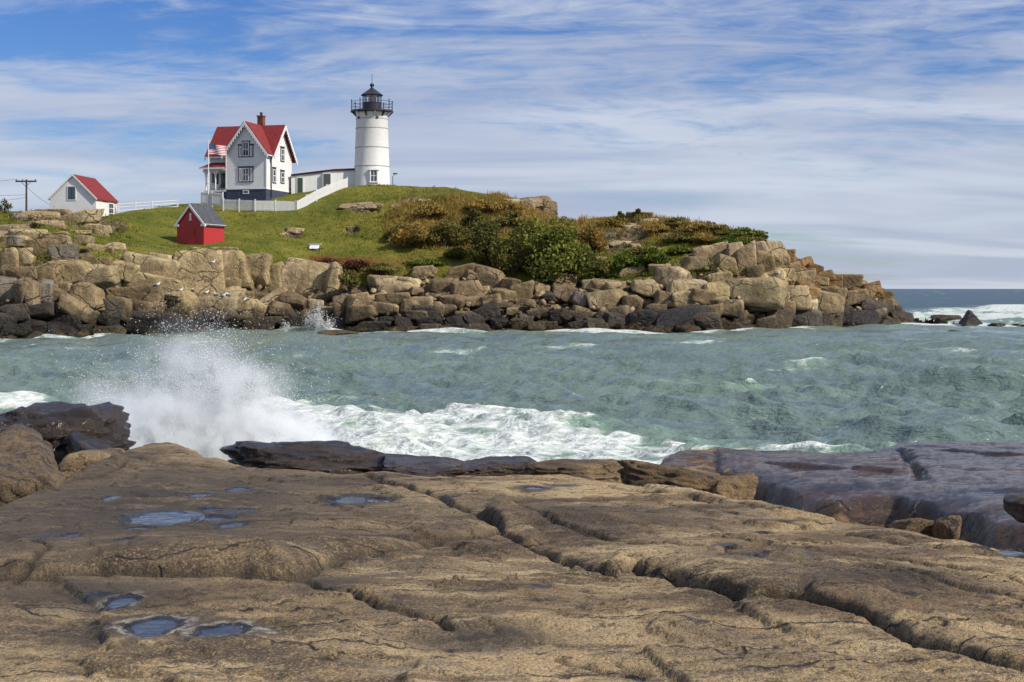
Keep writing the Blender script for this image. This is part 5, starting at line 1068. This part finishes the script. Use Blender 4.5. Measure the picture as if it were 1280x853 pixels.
for k in range(13): cloth('stripe', M_FW if k % 2 else M_FR, 0.0 if k < 6 else 0.40, 1.0, k/13, (k+1)/13, 16)
ct = cloth('canton', M_FB, 0.0, 0.40, 6/13, 1.0, 8); mb = MB()
for r_ in range(9):
    for c_ in range(6 if r_ % 2 == 0 else 5):
        u = 0.40*((c_+0.5+(0.5 if r_ % 2 else 0))/6); v = 6/13+(7/13)*(r_+0.7)/9.4
        for sg in (-1, 1):
            c = Vector(fpt(u, v, 0.012*sg)); mb.add([c+Vector((0.026*math.cos(t*math.pi/5+math.pi/2)*(1 if t % 2 == 0 else 0.4), 0, 0.026*math.sin(t*math.pi/5+math.pi/2)*(1 if t % 2 == 0 else 0.4))) for t in range(10)], [tuple(range(10))])
mb.build('stars', M_FW, ct)

# --- utility pole with wires
U0 = P(33, 266, 165.0); zt = zrow(224.5, 165)-U0.z
up = empty('utility_pole', U0); tag(up, 'dark wooden utility pole with one crossarm on the skyline', 'utility pole')
MB().tube([(0, 0, -1.0), (0, 0, zt)], 0.13, 8, 0.10).build('pole', M_WOOD, up)
MB().box(-1.22, 1.22, -0.2, -0.08, zt-0.32, zt-0.14).build('crossarm', M_WOOD, up)
for sx in (-1, 1): MB().tube([(sx*0.55, -0.14, zt-0.30), (0, -0.14, zt-0.85)], 0.03, 5).build('brace', M_WOOD, up)
for x in (-1.1, -0.4, 1.1): MB().lathe([(0.03, zt-0.14), (0.06, zt-0.08), (0.05, zt+0.02), (0.02, zt+0.04)], 8, (x, -0.14)).build('insulator', M_GREYSH, up)
def wire(a, b, sag, label, r=0.018):
    pts = [Vector(a).lerp(Vector(b), t/16)+Vector((0, 0, -4*sag*(t/16)*(1-t/16))) for t in range(17)]; mb = MB(); mb.tube([p-Vector(a) for p in pts], r, 5); o = mb.build('wire', M_BLACK, None); o.location = a; tag(o, label, 'wire', 'wires of the utility pole')
wire(U0+Vector((-1.1, -0.14, zt)), P(-260, 219, 150), 0.8, 'thin wire leaving the tip of the crossarm'); wire(U0+Vector((-0.1, 0, zt-1.8)), P(-260, 246, 150), 0.1, 'level cable strung below the crossarm'); wire(U0+Vector((-0.1, 0, zt-2.1)), P(-260, 268, 150), 0.5, 'sagging lower cable left of the pole'); wire(U0+Vector((0.1, 0, zt-0.9)), P(68, 258.5, 163.5), 0.25, 'service wire running down to the white shed')

# --- white slant topped box on the lawn
Bp, _ = hit(393, 313); bx = empty('white_box', Bp, math.radians(-8)); tag(bx, 'small white slant topped box on short legs standing on the lawn', 'box')
mb = MB(); mb.prism([(-0.55, -0.25, 0.16), (0.55, -0.25, 0.16), (0.50, 0.25, 0.60), (-0.50, 0.25, 0.60)], (0, 0.10, 0.08)); mb.build('board', M_WHITE, bx); MB().box(-0.68, 0.68, 0.16, 0.46, 0.62, 0.70).build('lid', M_WHITE, bx)
for x in (-0.5, 0.5):
    for y in (-0.2, 0.3): MB().box(x-0.04, x+0.04, y-0.04, y+0.04, -0.1, 0.62 if y > 0 else 0.22).build('leg', M_GREYSH, bx)

# ------------------------------------------------------------------ spray of the breaking waves
m_sp, nt = new_mat('sea_spray'); d = nd(nt, 'ShaderNodeBsdfDiffuse', {0: (0.86, 0.88, 0.88)}); t = nd(nt, 'ShaderNodeBsdfTranslucent', {0: (0.86, 0.88, 0.90)})
nd(nt, 'ShaderNodeOutputMaterial', {0: nd(nt, 'ShaderNodeMixShader', {0: 0.45, 1: d.outputs[0], 2: t.outputs[0]}).outputs[0]})
_T = np.array([(1, 1, 1), (1, -1, -1), (-1, 1, -1), (-1, -1, 1)])/math.sqrt(3); _TF = np.array([(0, 1, 2), (0, 3, 1), (0, 2, 3), (1, 3, 2)])
def droplets(name, Q, size, label):
    n = len(Q); V = (Q[:, None, :]+_T[None]*size[:, None, None]).reshape(-1, 3); F = (_TF[None]+4*np.arange(n)[:, None, None]).reshape(-1, 3)
    return tag(mobj(name, raw_mesh(name, V, F, 3, True), m_sp), label, 'spray', kind='stuff')
def plume(jets, n, seed, Y0, k0):
    """jets: (column of the foot, column and row of the tip, spread, weight, bias): water thrown up and falling back"""
    rr = np.random.RandomState(seed); out = []; sz = []
    wts = np.array([j[4] for j in jets]); wts = wts/wts.sum()
    for (cx, tx, ty, sp, w, bias), f in zip(jets, wts):
        m = int(n*f); a = P(cx, 600, Y0); b = P(tx, ty, Y0+rr.uniform(-0.8, 0.8)); a.z = 0.0
        u = rr.rand(m)**bias; v = rr.rand(m); d = np.array(b-a)
        base = np.array(a)+u[:, None]*d; g = 0.10*(u*(1-u))[:, None]*np.array([0, 0, 1])*np.linalg.norm(d)
        j = rr.normal(size=(m, 3))*(0.18+sp*u[:, None])*np.array([1, 0.8, 0.75])
        fil = rr.normal(size=(70, 3)); pick = rr.randint(70, size=m); jf = fil[pick]*(0.10+1.15*sp*u[:, None])*np.array([1, 0.8, 0.75])+rr.normal(size=(m, 3))*(0.02+0.05*u[:, None])
        j = np.where((rr.rand(m) < 0.6)[:, None], jf, j)
        q = base+g+j; lump = fbm(q*1.7+seed, 4); keep = rr.rand(m) < np.clip(0.75+1.5*lump-0.55*(u-0.3)+0.3*(u < 0.3), 0.03, 1)
        q = q[keep]; q[:, 2] = np.abs(q[:, 2]); out.append(q); sz.append(k0*(0.35+1.1*rr.rand(len(q))**2.6))
    return np.concatenate(out), np.concatenate(sz)
JETS = [(175,112,508,0.32,0.7,1.1),(185,125,470,0.42,0.45,1.1),(200,150,505,0.40,1.0,1.25),(215,185,478,0.42,1.1,1.2),(235,225,440,0.45,1.3,1.3),(245,250,405,0.42,0.9,1.35),(255,275,428,0.42,1.0,1.3),(190,130,540,0.34,0.7,1.1),(280,300,470,0.40,1.1,1.2),(300,318,480,0.36,1.2,1.2),
        (320,345,492,0.36,1.1,1.2),(340,370,520,0.32,1.0,1.1),(360,400,540,0.26,0.8,1.0),(230,235,520,0.55,1.6,1.0),(290,300,530,0.5,1.6,1.0),(250,255,400,0.75,0.35,1.0),(270,330,470,0.75,0.30,1.0),(210,170,480,0.75,0.32,1.0)]
q, sz = plume(JETS, 175000, 3, 29.5, 0.0115)
droplets('sea_spray', q, sz, 'big burst of white spray breaking over the rocks on the left')
q, sz = plume([(398,392,392,0.30,1.0,1.2),(395,398,384,0.24,0.8,1.3),(410,405,400,0.45,0.9,1.0),(388,386,398,0.3,0.6,1.0),(355,357,404,0.15,0.25,1.1)], 9000, 4, 133.0, 0.05)
droplets('sea_spray', q, sz, 'small jet of spray against the island cliff')
# the mist at the heart of the big burst
def mist(name, Y0, lobes, k, label, depth):
    """one closed body of fine spray; its density swells in the given lobes (column, row, radii in pixels, strength)"""
    m, nt = new_mat('spray_mist'); g = nd(nt, 'ShaderNodeNewGeometry').outputs['Position']; s = Y0/FPX; tot = None
    wv = nd(nt, 'ShaderNodeVectorMath', {0: g, 1: nd(nt, 'ShaderNodeVectorMath', {0: noise(nt, g, 1.6, 4.0, 0.6, 0.0, 1), 1: (0.55, 0.55, 0.55)}, operation='MULTIPLY').outputs[0]}, operation='ADD').outputs[0]
    for (px, py, rx, ry, st) in lobes:
        c = P(px, py, Y0); v = nd(nt, 'ShaderNodeVectorMath', {0: wv, 1: (c.x+0.275, c.y+0.275, c.z+0.275)}, operation='SUBTRACT').outputs[0]
        v = nd(nt, 'ShaderNodeVectorMath', {0: v, 1: (1/(rx*s), 1/depth, 1/(ry*s))}, operation='MULTIPLY').outputs[0]
        d = nd(nt, 'ShaderNodeVectorMath', {0: v}, operation='LENGTH').outputs[1]; f = mth(nt, 'MULTIPLY', step(nt, d, 1.0, 0.15), st); tot = f if tot is None else mth(nt, 'ADD', tot, f)
    n = noise(nt, g, 2.1, 5.0, 0.62); dens = mth(nt, 'MULTIPLY', mth(nt, 'MULTIPLY', tot, step(nt, n, 0.36, 0.62)), k)
    vol = nd(nt, 'ShaderNodeVolumePrincipled', {'Color': (0.97, 0.98, 0.99), 'Density': dens, 'Anisotropy': 0.1}); nd(nt, 'ShaderNodeOutputMaterial', {'Volume': vol.outputs[0]})
    x0 = P(min(l[0]-l[2] for l in lobes)-10, 600, Y0).x; x1 = P(max(l[0]+l[2] for l in lobes)+10, 600, Y0).x; z1 = max(P(l[0], l[1]-l[3], Y0).z for l in lobes)+0.3
    D, F = ico(3); c = np.array([(x0+x1)/2, Y0, z1*0.35]); V = c+np.sign(D)*np.abs(D)**0.6*np.array([(x1-x0)*0.56, depth*1.2, z1*0.72])
    return tag(mobj(name, raw_mesh(name, V, F, 3, True), m), label, 'spray', kind='stuff')
mist('spray_mist', 29.5, [(150,552,85,48,1.0),(210,532,95,58,1.0),(240,462,85,75,0.16),(315,535,85,56,1.0),(310,485,70,50,0.22),(375,556,70,42,0.9),(270,560,130,45,1.0),(150,505,80,60,0.16)], 6.5, 'white mist hanging in the heart of the big burst', 1.1)

# ------------------------------------------------------------------ gulls resting on the ledges of the cliff
M_GULL = flat('gull_white', (0.80, 0.80, 0.78), 0.7); M_GWING = flat('gull_grey', (0.35, 0.37, 0.40), 0.7); M_BILL = flat('gull_bill', (0.6, 0.4, 0.05), 0.5)
def blobmesh(name, chain, mat, parent=None, n=10):
    """smooth body along a chain of (x, y, z, radius)"""
    mb = MB(); vs = []; fs = []
    pts = [Vector(c[:3]) for c in chain]
    for i, c in enumerate(chain):
        t = (pts[min(i+1, len(pts)-1)]-pts[max(i-1, 0)]).normalized(); u = t.cross(Vector((0, 0, 1))).normalized() if abs(t.z) < 0.98 else Vector((0, 1, 0)); w = t.cross(u)
        for k in range(n): a = 2*math.pi*k/n; vs.append(pts[i]+u*math.cos(a)*c[3]+w*math.sin(a)*c[3])
    for i in range(len(chain)-1):
        for k in range(n): fs.append((i*n+k, i*n+(k+1) % n, (i+1)*n+(k+1) % n, (i+1)*n+k))
    fs += [tuple(range(n))[::-1], tuple((len(chain)-1)*n+k for k in range(n))]; mb.add(vs, fs); return mb.build(name, mat, parent, 80)
def gull(i, px, py, face, label):
    bpy.context.view_layer.update()
    p = None; dv = Vector(((px-640)/FPX, 1.0, (HOR-py)/FPX)).normalized(); dg = bpy.context.evaluated_depsgraph_get()
    ok, loc, nr, _, ob, _ = SC.ray_cast(dg, CAM+dv*60, dv)
    if not ok: return
    g = empty('gull', loc-Vector((0, 0, 0.02)), face); tag(g, label, 'gull', 'gulls resting on the cliff'); g.scale = (0.8, 0.8, 0.8)
    blobmesh('body', [(-0.34, 0, 0.22, 0.015), (-0.24, 0, 0.22, 0.05), (-0.08, 0, 0.22, 0.11), (0.08, 0, 0.25, 0.115), (0.17, 0, 0.31, 0.075), (0.20, 0, 0.38, 0.055), (0.225, 0, 0.43, 0.062), (0.26, 0, 0.45, 0.05), (0.30, 0, 0.445, 0.02)], M_GULL, g)
    for sy in (-1, 1): blobmesh('wing', [(-0.42, sy*0.03, 0.235, 0.01), (-0.25, sy*0.06, 0.25, 0.035), (-0.05, sy*0.085, 0.265, 0.055), (0.08, sy*0.085, 0.27, 0.03)], M_GWING, g, 8)
    MB().tube([(0.29, 0, 0.445), (0.36, 0, 0.43)], 0.016, 6, 0.004).build('bill', M_BILL, g)
    for sy in (-1, 1): MB().tube([(0.0, sy*0.04, 0.15), (0.01, sy*0.04, 0.0)], 0.012, 5).build('leg', M_BILL, g)
GULLS = [(225.5, 365, 0.2, 'gull farthest left of the row on the tan cliff'), (241, 364.5, 2.8, 'second gull from the left on the tan cliff'), (258, 368, 0.3, 'gull at the seaward lip of the lower tan ledge'), (270, 370, 3.0, 'gull alone in the middle of the lower ledge'),
         (279.5, 371.5, 0.0, 'gull just left of the paired gulls on the ledge'), (285.5, 370.5, 2.9, 'gull of the close pair on the ledge, right one'), (305, 377, 0.1, 'gull right of the pair above the dark foot of the cliff'), (309, 376, 3.1, 'rightmost gull of the row on the cliff'), (197, 358, 0.3, 'lone gull on the upper left slab below the red hut'), (266, 330, 0.2, 'gull high on the slab under the red hut'), (973, 343, 0.1, 'lone gull on the block of the point')]
for i, gdat in enumerate(GULLS): gull(i, *gdat)
